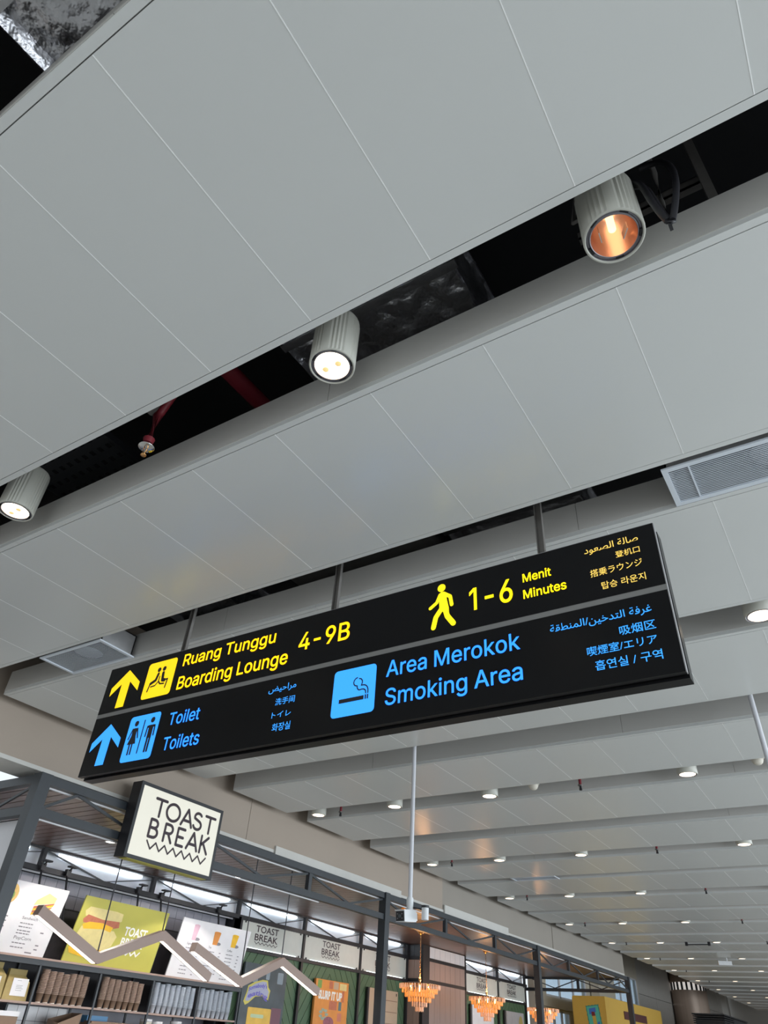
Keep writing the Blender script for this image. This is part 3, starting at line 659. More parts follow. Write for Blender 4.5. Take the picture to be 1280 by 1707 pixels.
# hanger struts and cables by the near right-hand lamp
MB().box(0.236, 0.272, 1.85, 1.88, 2.745, 4.0).build('strut', GALV, label='vertical steel strut at far right of the nearest slot', cat='strut', base=True)
ra = empty('cable_rail', (0.1, 1.75, 2.6), 'slotted horizontal steel rail behind the near right spotlight', 'rail')
mb = MB().box(-0.3, 0.27, 1.881, 1.89, 3.02, 3.07).box(-0.3, 0.27, 1.881, 1.92, 3.02, 3.026).box(-0.3, 0.27, 1.881, 1.92, 3.064, 3.07)
mb.build('channel', GALV, ra)
MB().tube([(0.075, 1.86, 2.75), (0.072, 1.86, 2.95), (0.085, 1.86, 3.2), (0.08, 1.86, 4.0)], 0.013, 10).build('conduit', GALV, label='thin vertical grey conduit behind the near right spotlight', cat='conduit', base=True)
random.seed(4)
def bez(p, q, r, s, n=14):
    p, q, r, s = map(Vector, (p, q, r, s))
    return [(1 - t) ** 3 * p + 3 * (1 - t) ** 2 * t * q + 3 * (1 - t) * t * t * r + t ** 3 * s for t in (i / n for i in range(n + 1))]
cb = empty('cable_bundle', (0.05, 1.58, 2.33), 'looped black cables tied together beside the near right spotlight', 'cable')
MB().tube(bez((-0.05, 1.62, 2.83), (0.05, 1.60, 2.76), (-0.0, 1.56, 2.62), (0.058, 1.55, 2.345)), 0.0125, 8).build('cable', BLACK, cb)
MB().tube(bez((-0.03, 1.63, 2.80), (0.06, 1.61, 2.72), (0.02, 1.57, 2.60), (0.066, 1.56, 2.345)), 0.011, 8).build('cable', BLACK, cb)
MB().tube(bez((0.03, 1.66, 2.95), (0.17, 1.66, 2.95), (0.16, 1.58, 2.65), (0.072, 1.55, 2.335)), 0.0125, 8).build('cable', BLACK, cb)
MB().tube([(0.052, 1.55, 2.36), (0.05, 1.54, 2.33), (0.065, 1.54, 2.315), (0.078, 1.55, 2.325), (0.075, 1.56, 2.35)], 0.006, 6).box(0.055, 0.066, 1.54, 1.56, 2.295, 2.325).build('cable_tie', BLACK, cb)


# ------------------------------------------------------------------ ceiling lamps
def big_lamp(x, y, z, R, label, mode):
    e = empty('ceiling_spotlight', (x, y, z), label, 'ceiling light', 'large spotlights in the nearest slot')
    rb = (lambda k, j: (k % 12 in (0, 2, 4, 6)) and 1 <= j <= 2)
    MB().lathe((x, y, z), [(R * .99, 0.0), (R, 0.008), (R, 0.295), (R * .97, 0.31), (0.001, 0.31)], 72, ribs=rb, smooth=False).build('housing', HOUSE, e)
    MB().lathe((x, y, z), [(R * .99, 0.0), (R * .93, -0.004), (R * .90, 0.002)], 48).build('rim', HOUSE, e)
    MB().lathe((x, y, z), [(R * .905, 0.0), (R * .90, 0.014), (R * .80, 0.014), (R * .78, 0.0), (R * .755, 0.004)], 48).build('inner_ring', RINGM, e)
    mb = MB()
    for k in range(5):
        t = 2 * math.pi * (k + .3) / 5
        mb.obox((x + R * .85 * math.cos(t), y + R * .85 * math.sin(t), z + 0.012), Vector((math.cos(t), math.sin(t), 0)) * R * .035, Vector((-math.sin(t), math.cos(t), 0)) * R * .13, (0, 0, .006))
    mb.build('ring_slot', BLACK, e, kind='stuff')
    if mode == 'bright':
        MB().lathe((x, y, z), [(R * .755, 0.004), (R * .70, 0.05)], 40).build('reflector', REFL, e)
        MB().lathe((x, y, z), [(R * .755, 0.006), (R * .4, 0.003), (0.0008, 0.002)], 40).build('lens', LAMPON, e)
        mb = MB()
        for s in (-1, 1):
            mb.lathe((x + s * R * .33, y, z - 0.002), [(0.0006, 0), (R * .14, 0.0), (R * .14, .003), (0.0006, .003)], 12)
        mb.build('lamp_core', LAMPCORE, e)
    else:
        MB().lathe((x, y, z), [(R * .755, 0.004), (R * .66, 0.06), (R * .5, 0.11), (R * .28, 0.14), (0.001, 0.145)], 40).build('reflector', REFL, e)
        MB().lathe((x, y, z + .02), [(R * .13, 0.125), (R * .13, 0.03), (R * .06, 0.02), (0.001, 0.02)], 16).build('lamp_tube', TUBE, e)
        mb = MB()
        for k in (0, 1):
            t = 0.6 + k * 2.6
            mb.obox((x + R * .42 * math.cos(t), y + R * .42 * math.sin(t), z + 0.05), Vector((math.cos(t), math.sin(t), 0)) * .002, Vector((-math.sin(t), math.cos(t), 0)) * R * .2, (0, 0, .022))
        mb.build('reflector_fin', CHROME, e, kind='stuff')
    MB().tube([(x, y, z + 0.30), (x, y, z + (0.575 if x == -1.444 else 1.5))], 0.012, 8).build('hanging_rod', GALV, e)
    MB().tube([(x - R * .8, y + .03, z + .27), (x - R * 1.25, y + .05, z + .30), (x - R * 1.0, y + .06, z + .50)], 0.009, 6).build('power_lead', GALV, e)
    return e


big_lamp(-0.127, 1.60, 2.475, 0.115, 'large ivory spotlight at right, dim orange lamp visible inside', 'dim')
big_lamp(-1.444, 1.60, 2.485, 0.108, 'large ivory spotlight in front of the crumpled foil duct, blazing white', 'bright')
big_lamp(-3.885, 1.60, 2.515, 0.108, 'large ivory spotlight at the left frame edge, below the cable tray', 'bright')

# smaller downlights in every second slot further on
LSL = [4.90, 8.15, 11.47, 14.73, 18.18, 21.42, 24.78, 28.0, 31.42, 34.95, 38.3, 41.6]
sm = empty('downlight', (0, 0, 0), 'x', 'ceiling light', 'small downlights in the far slots')
Rr = 0.105
hp = MB().lathe((0, 0, 0), [(Rr * .93, 0.0), (Rr, 0.004), (Rr, 0.20), (0.001, 0.20)], 24).build('housing', HOUSE, sm)
MB().tube([(0, 0, .2), (0, 0, 1.49)], .012, 6).build('hanging_rod', GALV, sm)
MB().lathe((0, 0, 0), [(Rr * .93, -0.001), (Rr * .82, 0.008), (Rr * .80, 0.0)], 24).build('rim', RINGM, sm)
MB().lathe((0, 0, 0), [(Rr * .80, 0.002), (0.0008, -0.001)], 24).build('lens', LAMPSM, sm)
KIDS[sm.name] = list(sm.children)
LX = [-6.31, -5.06, -3.69, -2.55 + 1.2, -0.12, 1.15, 2.4]
WN = ['nearest the beige wall', 'second from the beige wall', 'third from the beige wall', 'fourth from the beige wall', 'fifth from the beige wall', 'sixth from the beige wall']
first = True
for i, yy in enumerate(LSL):
    for k, xx in enumerate(LX[:6]):
        if yy < 5 and k < 4:
            continue
        if (i == 2 and k == 4) or (k > 4 and yy < 12):
            continue
        vis = {0: 1, 1: 5, 2: 5}.get(i, 6)
        lab = 'small lit downlight, %s, in the %s lamp slot behind the sign' % (WN[k], ORD[i + 1] if i else 'first')
        loc = (xx, yy, H - 0.003)
        if first:
            sm.location = loc
            o = sm
            first = False
        else:
            o = copy_tree(sm, None, loc)
        o['label'] = lab

# sprinklers along the far slots
ss = empty('sprinkler', (0, 0, 0), 'x', 'sprinkler', 'small sprinklers in the far slots')
MB().tube([(0, 0, .06), (0, 0, 1.53)], 0.017, 8).build('drop_pipe', RED, ss)
MB().lathe((0, 0, .05), [(0.001, .012), (.028, .01), (.03, 0), (.001, 0)], 12).build('escutcheon', GALV, ss)
MB().tube([(0, 0, .05), (0, 0, 0)], [0.012, 0.018], 8).build('sprinkler_head', BLACK, ss)
KIDS[ss.name] = list(ss.children)
first = True
for i, yy in enumerate(LSL[1:9]):
    for k, xx in enumerate((-5.93, -2.54)):
        loc = (xx, yy, H - .045)
        lab = 'small dark red sprinkler in the %s lamp slot behind the sign, %s' % (ORD[i + 2], ('near the beige wall', 'farther from the wall')[k])
        if first:
            ss.location = loc
            o = ss
            first = False
        else:
            o = copy_tree(ss, None, loc)
        o['label'] = lab

# smoke detectors
for (x, yy, z, lab) in ((-3.113, 8.15, 2.53, 'cream cone-shaped smoke detector between two downlights'), (-0.64, 8.15, 2.53, 'white dome smoke detector near the right frame edge')):
    e = empty('smoke_detector', (x, yy, z), lab, 'smoke detector')
    MB().lathe((x, yy, z), [(0.001, 0.0), (.03, 0), (.045, .012), (.06, .04), (.062, .06)], 20).build('sensor_head', JARM, e)
    MB().lathe((x, yy, z), [(.062, .06), (.072, .062), (.072, .08), (.001, .08)], 20).build('mounting_base', JARM, e)
    MB().tube([(x, yy, z + .08), (x, yy, 4.0)], .012, 6).build('conduit_drop', CONDUIT, e)

# air grilles
def grille(x0, x1, y0, y1, z, label, box=True, n=20):
    e = empty('air_grille', ((x0 + x1) / 2, (y0 + y1) / 2, z), label, 'air grille')
    w = 0.028
    MB().box(x0, x1, y0, y0 + w, z, z + .012).box(x0, x1, y1 - w, y1, z, z + .012).box(x0, x0 + w, y0 + w, y1 - w, z, z + .012).box(x1 - w, x1, y0 + w, y1 - w, z, z + .012).build('frame', GRILLE, e)
    p = (y1 - y0 - 2 * w) / n
    ref = None
    for k in range(n):
        yc = y0 + w + (k + .5) * p
        if ref is None:
            ref = MB().obox(((x0 + x1) / 2, yc, z + .008), ((x1 - x0) / 2 - w, 0, 0), (0, .0042, .002), (0, -.0006, .0013)).build('slat', GRILLE, e)
            y_ref = yc
        else:
            o = bpy.data.objects.new('slat', ref.data)
            COL.objects.link(o)
            o.parent = e
            o.location = (0, yc - y_ref, 0)
    if x1 - x0 > 1.0:
        MB().box(x0 + .13, x0 + .138, y0 + w, y1 - w, z + .002, z + .01).build('cross_bar', GRILLE, e)
    if box:
        g = 0.02
        mb = MB().box(x0 + g, x1 - g, y0 + g, y0 + g + .01, z + .013, z + .20).box(x0 + g, x1 - g, y1 - g - .01, y1 - g, z + .013, z + .20)
        mb.box(x0 + g, x0 + g + .01, y0 + g, y1 - g, z + .013, z + .20).box(x1 - g - .01, x1 - g, y0 + g, y1 - g, z + .013, z + .20)
        mb.build('plenum_side', mat('plenum_steel', (.42, .42, .43), .45, metal=.4, var=.25, scale=9), e)
        MB().box(x0 + g, x1 - g, y0 + g, y1 - g, z + .19, z + .20).build('plenum_top', GRIDARK, e)
    xc, yc = (x0 + min(x1, x0 + 1.1)) / 2, (y0 + y1) / 2
    MB().lathe((xc, yc, z + .05), [(.13, 0), (.15, .0), (.15, .12), (.13, .12)], 28).build('spigot', GRIDARK, e)
    MB().lathe((xc, yc, z + .06), [(.001, 0), (.125, .0), (.125, .01), (.001, .01)], 28).build('damper', GRILLE, e)
    return e


grille(-0.325, 1.45, 3.065, 3.455 - .045, 2.508, 'long white slatted air grille at the right frame edge')
grille(-5.61, -4.81, 3.045, 3.41, 2.508, 'square slatted air grille with steel box above the sign arrows')
grille(-5.48, -4.65, 12.86, 13.13, 2.508, 'small pale air grille in a far slot above the shop wall', box=False, n=8)

# conduit with bullet camera
cc = empty('security_camera', (-3.79, 6.46, 0.95), 'white bullet security camera on a long white pole', 'camera')
MB().tube([(-3.79, 6.46, 1.05), (-3.79, 6.46, 4.0)], 0.021, 12).build('pole', CONDUIT, cc)
MB().tube([(-3.79, 6.46, 1.02), (-3.79, 6.46, 1.13)], [.03, .034], 12).tube([(-3.79, 6.46, 1.12), (-3.79, 6.46, 1.14)], .03, 12).build('bracket', CWHITE, cc)
ax = Vector((-.12, -.98, -.10)).normalized()
sd = ax.cross(Vector((0, 0, 1))).normalized()
up = sd.cross(ax)
c0 = Vector((-3.80, 6.40, .975))
MB().obox(c0 + ax * -.01, ax * .09, sd * .052, up * .046).obox(c0 + ax * -.01 + up * .049, ax * .10, sd * .056, up * .004).obox(c0 + ax * -.115, ax * .02, sd * .038, up * .034).build('body', CWHITE, cc)
MB().obox(c0 + ax * .082, ax * .004, sd * .046, up * .040).build('front_plate', BLACK, cc)
mb = MB()
for s, t in ((-1, -1), (1, -1), (-1, 1), (1, 1)):
    mb.tube([c0 + ax * .085 + sd * .026 * s + up * .018 * t, c0 + ax * .089 + sd * .026 * s + up * .018 * t], .0055, 8)
mb.build('infrared_lamp', RINGM, cc)
MB().tube([c0 + ax * .085, c0 + ax * .092], .016, 14).build('lens', MIRR, cc)
MB().tube([(-3.645, 6.50, .955), (-3.645, 6.50, 1.055)], .034, 14).build('junction_box', CWHITE, cc)
MB().tube([(-3.645, 6.50, 1.055), (-3.645, 6.50, 1.075)], .038, 14).tube([(-3.79, 6.47, 1.06), (-3.70, 6.49, 1.05), (-3.66, 6.5, 1.03)], .007, 6).build('gland', DARKM, cc)
MB().tube([(-0.428, 6.46, -0.4), (-0.428, 6.46, 4.0)], 0.021, 12).build('conduit_pole', CONDUIT, label='white conduit pole dropping out of frame at the right', cat='pole', base=True)
# far ceiling camera and track
e = empty('ceiling_camera', (-4.17, 24.8, 2.38), 'tiny white camera hanging under a far ceiling slot', 'camera')
MB().obox((-4.17, 24.8, 2.40), (.17, .05, 0), (-.03, .08, 0), (0, 0, .05)).build('body', CWHITE, e)
MB().tube([(-4.10, 24.8, 2.44), (-4.10, 24.8, 2.6)], .02, 8).build('stem', CWHITE, e)
e = empty('track_light', (-4.14, 21.4, 2.46), 'short black track bar under a far ceiling slot', 'track')
MB().box(-4.42, -3.86, 21.38, 21.42, 2.455, 2.475).build('track', BLACK, e)
MB().box(-4.44, -4.38, 21.37, 21.43, 2.44, 2.52).box(-3.90, -3.84, 21.37, 21.43, 2.44, 2.52).build('bracket', BLACK, e)

# ------------------------------------------------------------------ the hanging direction sign
SX0, SX1, SZ0, SZ1, SY = -4.673, -0.438, 1.418, 2.258, 3.15
sg = empty('direction_sign', ((SX0 + SX1) / 2, SY + .06, SZ0), 'long black backlit direction sign hanging on three rods', 'sign')
zd0, zd1 = 1.851, 1.885
tray = MB().box(SX0, SX1, SY, SY + .035, zd1, SZ1).build('face_panel', SIGNF, sg)
tray2 = MB().box(SX0, SX1, SY, SY + .035, SZ0, zd0).build('face_panel', SIGNF, sg)
MB().box(SX0, SX1, SY + .004, SY + .035, zd0, zd1).build('divider', DIVID, sg)
MB().box(SX0 - .004, SX0, SY + .002, SY + .036, SZ0, SZ1).box(SX1, SX1 + .004, SY + .002, SY + .036, SZ0, SZ1).box(SX0, SX1, SY + .002, SY + .036, SZ1, SZ1 + .004).build('edge_profile', SILVER, sg)
MB().box(SX0 + .01, SX1 - .004, SY + .035, SY + .052, SZ0 + .012, SZ1 - .01).build('gap_frame', BLACK, sg)
MB().box(SX0 + .003, SX1 + .006, SY + .052, SY + .13, SZ0 - .012, SZ1 - .025).build('body', SIGNF, sg)
for x in (-1.068, -2.533, -3.943):
    MB().box(x - .022, x + .022, SY + .065, SY + .069, SZ1 - .03, 2.90).box(x - .022, x - .018, SY + .045, SY + .065, SZ1 - .03, 2.90).box(x + .018, x + .022, SY + .045, SY + .065, SZ1 - .03, 2.90).build('hanging_rod', GALV, sg)
MB().box(SX0 + .3, SX1 - .3, SY + .04, SY + .09, 2.90, 2.94).build('support_rail', GALV, sg)
for x in (-3.78, -3.55, -0.80):
    MB().box(x - .01, x + .01, SY + .055, SY + .075, 2.94, 4.0).build('drop_strut', GALV, sg)
SF = Fr((0, SY, 0), (1, 0, 0), (0, 0, 1))


def arrow(cx, top, m, par):
    mb = MB()
    L_ = [(0, 0), (.158, -.125), (.158, -.195), (.043, -.102), (.043, -.303), (-.048, -.303), (-.048, -.108), (-.158, -.192), (-.158, -.125)]
    P_ = [(cx + x, top + z) for x, z in L_]
    SF.poly(mb, [P_[0], P_[8], P_[7], P_[6], P_[3], P_[2], P_[1]], .003)
    SF.poly(mb, [P_[6], P_[5], P_[4], P_[3]], .003)
    mb.v = mb.v
    mb.build('arrow', m, par)


arrow(-4.440, 2.210, YEL, tray)
arrow(-4.470, 1.782, BLU, tray2)
mb = MB(); SF.rect(mb, -4.215, -3.912, 1.924, 2.212, .003, .025); mb.build('pictogram_tile', YEL, tray)
mb = MB(); SF.rect(mb, -4.250, -3.938, 1.466, 1.797, .003, .025); mb.build('pictogram_tile', BLU, tray2)
mb = MB(); SF.rect(mb, -2.427, -2.122, 1.502, 1.799, .003, .025); mb.build('pictogram_tile', BLU, tray2)
K = 0.005
# seated passengers
mb = MB()
SF.disc(mb, -4.085, 2.142, .019, .019, K); SF.disc(mb, -4.031, 2.142, .019, .019, K)
SF.stroke(mb, [(-4.084, 2.108), (-4.098, 2.060), (-4.146, 2.040)], .026, K)
SF.stroke(mb, [(-4.150, 2.036), (-4.163, 1.982)], .014, K)
SF.stroke(mb, [(-4.136, 2.014), (-4.092, 2.017), (-4.064, 2.045), (-4.061, 2.085)], .011, K)
SF.stroke(mb, [(-4.032, 2.108), (-4.024, 2.050), (-4.000, 2.045)], .028, K)
SF.stroke(mb, [(-4.005, 2.046), (-3.969, 2.050), (-3.978, 1.984)], .013, K)
SF.stroke(mb, [(-4.062, 2.045), (-4.042, 2.023), (-3.999, 2.018)], .012, K)
mb.build('seated_figures', BLACK, tray)
# toilet figures
mb = MB()
SF.disc(mb, -4.171, 1.740, .021, .021, K); SF.disc(mb, -4.006, 1.744, .021, .021, K)
SF.poly(mb, [(-4.196, 1.688), (-4.188, 1.706), (-4.160, 1.707), (-4.148, 1.698), (-4.150, 1.650), (-4.134, 1.590), (-4.219, 1.590), (-4.196, 1.650)], K)
SF.stroke(mb, [(-4.196, 1.702), (-4.222, 1.632)], .012, K, True); SF.stroke(mb, [(-4.148, 1.702), (-4.126, 1.632)], .012, K, True)
SF.stroke(mb, [(-4.190, 1.592), (-4.188, 1.514)], .015, K, False); SF.stroke(mb, [(-4.164, 1.592), (-4.162, 1.514)], .015, K, False)
SF.rect(mb, -4.095, -4.084, 1.514, 1.756, K)
SF.poly(mb, [(-4.046, 1.690), (-4.038, 1.708), (-3.976, 1.708), (-3.968, 1.690), (-3.984, 1.688), (-3.984, 1.614), (-4.028, 1.614), (-4.030, 1.688)], K)
SF.stroke(mb, [(-4.044, 1.700), (-4.048, 1.630)], .013, K, True); SF.stroke(mb, [(-3.970, 1.700), (-3.966, 1.630)], .013, K, True)
SF.stroke(mb, [(-4.018, 1.618), (-4.018, 1.514)], .018, K, False); SF.stroke(mb, [(-3.994, 1.618), (-3.994, 1.514)], .018, K, False)
mb.build('toilet_figures', BLACK, tray2)
# cigarette
mb = MB()
SF.rect(mb, -2.375, -2.199, 1.586, 1.611, K)
SF.rect(mb, -2.191, -2.182, 1.586, 1.614, K); SF.rect(mb, -2.176, -2.167, 1.586, 1.614, K)
SF.stroke(mb, [(-2.253, 1.730), (-2.265, 1.726), (-2.274, 1.716), (-2.278, 1.703), (-2.275, 1.691), (-2.266, 1.681), (-2.250, 1.677), (-2.250, 1.666), (-2.243, 1.654), (-2.234, 1.649), (-2.215, 1.651), (-2.201, 1.649), (-2.189, 1.640), (-2.186, 1.622)], .0075, K)
SF.stroke(mb, [(-2.239, 1.722), (-2.226, 1.718), (-2.217, 1.707), (-2.215, 1.694), (-2.221, 1.676), (-2.205, 1.676), (-2.190, 1.672), (-2.178, 1.660), (-2.172, 1.645), (-2.171, 1.622)], .0075, K)
mb.build('cigarette_symbol', BLACK, tray2)
# walking figure
mb = MB()
SF.disc(mb, -1.690, 2.201, .027, .027, .003)
SF.poly(mb, [(-1.712, 2.140), (-1.706, 2.163), (-1.690, 2.174), (-1.670, 2.170), (-1.655, 2.150), (-1.655, 2.119), (-1.641, 2.053), (-1.640, 2.02), (-1.676, 2.03), (-1.704, 2.064), (-1.706, 2.110)], .003)
SF.stroke(mb, [(-1.700, 2.155), (-1.722, 2.106), (-1.765, 2.078)], .023, .0032)
SF.stroke(mb, [(-1.676, 2.160), (-1.632, 2.128), (-1.622, 2.070)], .024, .0034)
SF.stroke(mb, [(-1.686, 2.062), (-1.727, 2.008), (-1.742, 1.944)], .033, .0036)
SF.stroke(mb, [(-1.662, 2.040), (-1.651, 2.000), (-1.612, 1.944)], .034, .0038)
mb.build('walking_figure', YEL2, tray)


def sign_text(items, nm, m, par, bold=-.009, cap=True):
    for body, x0, x1, z0, z1 in items:
        text(MB(), SF, body, x0, x1, z0, z1, bold, cap).build(nm, m, par)


sign_text([('Ruang Tunggu', -3.842, -2.966, 2.124, 2.216), ('Boarding Lounge', -3.848, -2.832, 1.942, 2.040)], 'lettering', YEL, tray)
sign_text([('4-9B', -2.752, -2.346, 2.013, 2.139)], 'lettering', YEL, tray)
sign_text([('1-6', -1.508, -1.240, 1.998, 2.143)], 'lettering', YEL2, tray)
sign_text([('Menit', -1.175, -1.009, 2.096, 2.150), ('Minutes', -1.178, -0.932, 1.990, 2.045)], 'lettering', YEL2, tray, -.011)
sign_text([('Toilet', -3.838, -3.545, 1.678, 1.766), ('Toilets', -3.838, -3.497, 1.502, 1.592)], 'lettering', BLU, tray2, -.007)
sign_text([('Area Merokok', -2.052, -1.218, 1.697, 1.796), ('Smoking Area', -2.050, -1.214, 1.524, 1.622)], 'lettering', BLU, tray2, -.007)
# Arabic lines in visual order with presentation forms
ar_toilet = "\uFEBE\uFEF4\uFEA3\uFE8D\uFEAE\uFEE3"
ar_lounge = "\uFEA9\uFEEE\uFECC\uFEBC\uFEDF\uFE8D \uFE94\uFEDF\uFE8E\uFEBB"
ar_smoke = "\uFE94\uFED8\uFEC4\uFEE8\uFEE4\uFEDF\uFE8D/\uFEE6\uFEF4\uFEA7\uFEAA\uFE98\uFEDF\uFE8D \uFE94\uFED3\uFEAE\uFECF"
sign_text([(ar_lounge, -0.813, -0.524, 2.160, 2.215), ('登机口', -0.652, -0.526, 2.100, 2.140), ('搭乗ラウンジ', -0.797, -0.526, 2.018, 2.064), ('탑승 라운지', -0.748, -0.523, 1.932, 1.976)],
          'small_lettering', YEL3, tray, .005, False)
sign_text([(ar_toilet, -2.949, -2.724, 1.745, 1.800), ('洗手间', -2.878, -2.721, 1.660, 1.706), ('トイレ', -2.890, -2.737, 1.578, 1.616), ('화장실', -2.872, -2.728, 1.490, 1.541)],
          'small_lettering', BLU, tray2, .006, False)
sign_text([(ar_smoke, -1.047, -0.528, 1.738, 1.794), ('吸烟区', -0.698, -0.524, 1.655, 1.706), ('喫煙室/エリア', -0.870, -0.530, 1.578, 1.628), ('흡연실 / 구역', -0.839, -0.520, 1.496, 1.548)],
          'small_lettering', BLU, tray2, .006, False)

# ------------------------------------------------------------------ shop front
XT = -6.75
shop = empty('shopfront_frame', (XT, 14.0, FLOOR), 'charcoal steel truss frame of the shop with square posts', 'frame')
YP = (4.17, 10.7, 17.1, 23.95)
XB = -9.64
for yv in YP:
    MB().box(XT - .065, XT + .065, yv - .065, yv + .065, FLOOR, 1.97).build('post', STEEL, shop)
MB().box(XT - .04, XT + .04, YP[0], YP[3], 1.885, 1.967).build('top_chord', STEEL, shop)
MB().box(XT - .04, XT + .04, YP[0], YP[3], 1.585, 1.665).build('bottom_chord', STEEL, shop)
tops = [4.62, 6.6, 8.66, 10.7, 12.78, 14.9, 17.1, 19.1, 21.25, 23.0]
bots = [4.25] + [(a + b) / 2 for a, b in zip(tops[:-1], tops[1:])] + [23.9]
for yv in tops[1:-1]:
    if yv in (10.7, 17.1):
        continue
    MB().box(XT - .03, XT + .03, yv - .035, yv + .035, 1.66, 1.89).build('upright', STEEL, shop)
for k, yt in enumerate(tops):
    MB().beam((XT, bots[k], 1.665), (XT, yt, 1.885), .022, .028).build('brace', STEEL, shop)
    MB().beam((XT, yt, 1.885), (XT, bots[k + 1], 1.665), .022, .028).build('brace', STEEL, shop)
for yv, nm in ((YP[0], 'near'), (YP[3], 'far')):
    MB().box(XB - .3, XT - .04, yv - .04, yv + .04, 1.885, 1.967).build('return_chord', STEEL, shop)
    MB().box(XB - .3, XT - .04, yv - .04, yv + .04, 1.585, 1.665).build('return_chord', STEEL, shop)
    for k in range(2):
        xa = XT - .05 - k * 1.42
        MB().beam((xa, yv, 1.885), (xa - .71, yv, 1.665), .02, .024).build('brace', STEEL, shop)
        MB().beam((xa - .71, yv, 1.665), (xa - 1.42, yv, 1.885), .02, .024).build('brace', STEEL, shop)
    MB().box(XT - 1.5, XT - 1.43, yv - .03, yv + .03, 1.66, 1.89).build('upright', STEEL, shop)
# pale edge strip of the plank ceiling behind the chords
MB().box(XT - .075, XT - .05, YP[0] + .08, YP[3] - .1, 1.870, 1.884).build('trim_4', WHITEB, kind='structure', label='thin white edge trim of the shop plank ceiling', cat='trim')
MB().box(XT - .065, XT - .042, YP[0] + .1, 9.0, 1.572, 1.584).build('trim_5', WHITEB, kind='structure', label='thin white strip under the lower truss chord', cat='trim')

# plank ceiling of the shop
pc = MB().box(XB - .7, XT - .05, 4.22, 23.9, 1.945, 1.965).build('ceiling', BLACK, kind='structure', label='dark brown plank ceiling inside the shop', cat='ceiling')
ref = None
n = 0
yv = 4.22
while yv + .14 < 23.9:
    if ref is None:
        ref = MB().box(XB + .02, XT - .08, yv, yv + .128, 1.928, 1.945).build('plank', WOOD, pc)
    else:
        o = bpy.data.objects.new('plank', ref.data)
        COL.objects.link(o)
        o.parent = pc
        o.location = (0, yv - 4.22, 0)
    yv += .1418
# white board lying along the top of the shop, in front of the bulkhead
wb = MB().box(-6.90, -6.87, 8.0, 11.41, 1.97, 2.118).build('trim_6', SOFFIT, kind='structure', label='pale board above the second truss bay', cat='trim')
wb = MB().box(-6.90, -6.87, 13.0, 15.9, 1.97, 2.15).build('trim_7', SOFFIT, kind='structure', label='pale board above the third and fourth truss bays', cat='trim')
# downlights in the plank ceiling
DSP = mat('shop_spot_lens', (1, 1, 1), .4, emis=(1, .93, .85), es=5)
for (x, yv, nm) in ((-8.36, 6.41, 'left of the lightbox sign'), (-8.23, 8.80, 'right of the lightbox sign'), (-8.11, 15.8, 'between the chandeliers'), (-7.9, 19.4, 'behind the second chandelier')):
    e = empty('recessed_downlight', (x, yv, 1.92), 'round recessed shop downlight ' + nm, 'ceiling light')
    MB().lathe((x, yv, 1.922), [(.075, .006), (.078, 0), (.06, 0), (.058, .004)], 24).build('rim', WHITEB, e)
    MB().lathe((x, yv, 1.922), [(.06, .002), (.0008, .001)], 24).build('lens', DSP if yv < 10 else LAMPCORE, e)
    if yv < 10:
        d = bpy.data.lights.new('spot', 'SPOT'); d.energy = 95; d.spot_size = 2.2; d.color = (1, .9, .8); d.shadow_soft_size = .05
        o = bpy.data.objects.new('shop_lamp', d); COL.objects.link(o); o.location = (x, yv, 1.915)

# back wall of the shop
bw = MB().box(-10.25, -10.12, 3.5, 24.0, FLOOR, 1.93).build('wall_back', TILE, kind='structure', label='back wall of the shop', cat='wall')
# upper cove: rail, pale panels and lamps behind it
cv = empty('cove_band', (XB, 13.8, 1.66), 'lit white band with black diagonal braces high on the shop wall', 'light band')
MB().box(XB - .02, XB + .03, 4.2, 23.4, 1.905, 1.93).build('top_rail', BLACK, cv)
MB().box(XB - .03, XB + .04, 4.2, 23.4, 1.630, 1.695).build('bottom_rail', BLACK, cv)
BAYS = [4.3, 6.35, 8.4, 10.45, 12.4, 14.4, 16.35, 19.2, 21.36, 23.3]
for k in range(len(BAYS) - 1):
    a, b = BAYS[k], BAYS[k + 1]
    mid = a + (b - a) * .55
    # folded facets: the middle stands forward, its edges fall back
    zt, zb = 1.905, 1.69
    mb = MB()
    P = [(XB - .10, a, zb), (XB - .10, a, zt), (XB - .10, b, zt), (XB - .10, b, zb), (XB - .02, mid, zb)]
    mb.add(P, [(0, 1, 4), (1, 2, 4), (2, 3, 4)])
    mb.build('folded_panel', COVE, cv)
    MB().beam((XB - .01, a, zt), (XB - .01, mid, zb), .02, .018).build('brace', STEEL, cv)
    MB().beam((XB - .01, mid, zb), (XB - .01, b, zt - .03), .014, .012).build('brace', STEEL, cv)
    if a not in (16.35,):
        MB().box(XB - .085, XB - .055, a + .30, b - .20, 1.880, 1.902).build('lamp', COVEL, cv)
    MB().box(XB - .03, XB + .035, b - .03, b + .03, 1.66, 1.93).build('upright', BLACK, cv)
MB().box(XB - .12, XB - .11, 4.2, 23.4, 1.62, 1.93).build('backing', WHITEB, cv)

# menu recess: grey vertical tiles above, dark panel below
tw = empty('tile_wall', (-9.85, 7.3, 1.30), 'grey vertical tile band behind the menu board arms', 'tiles')
tm = None
for r in range(2):
    for k in range(31):
        y0 = 4.3 + k * .198
        if tm is None:
            tm = MB().box(-9.90, -9.885, y0, y0 + .192, 1.30, 1.46).build('tile', TILE, tw)
        else:
            o = bpy.data.objects.new('tile', tm.data); COL.objects.link(o); o.parent = tw; o.location = (0, k * .198, r * .166)
MB().box(-9.93, -9.90, 4.2, 10.44, 1.28, 1.64).build('backing', BLACK, tw)
MB().box(-9.93, -9.88, 4.2, 10.44, .64, 1.28).build('dark_panel', mat('dark_mottled_panel', (.06, .06, .07), .3, var=.8, scale=5), tw)
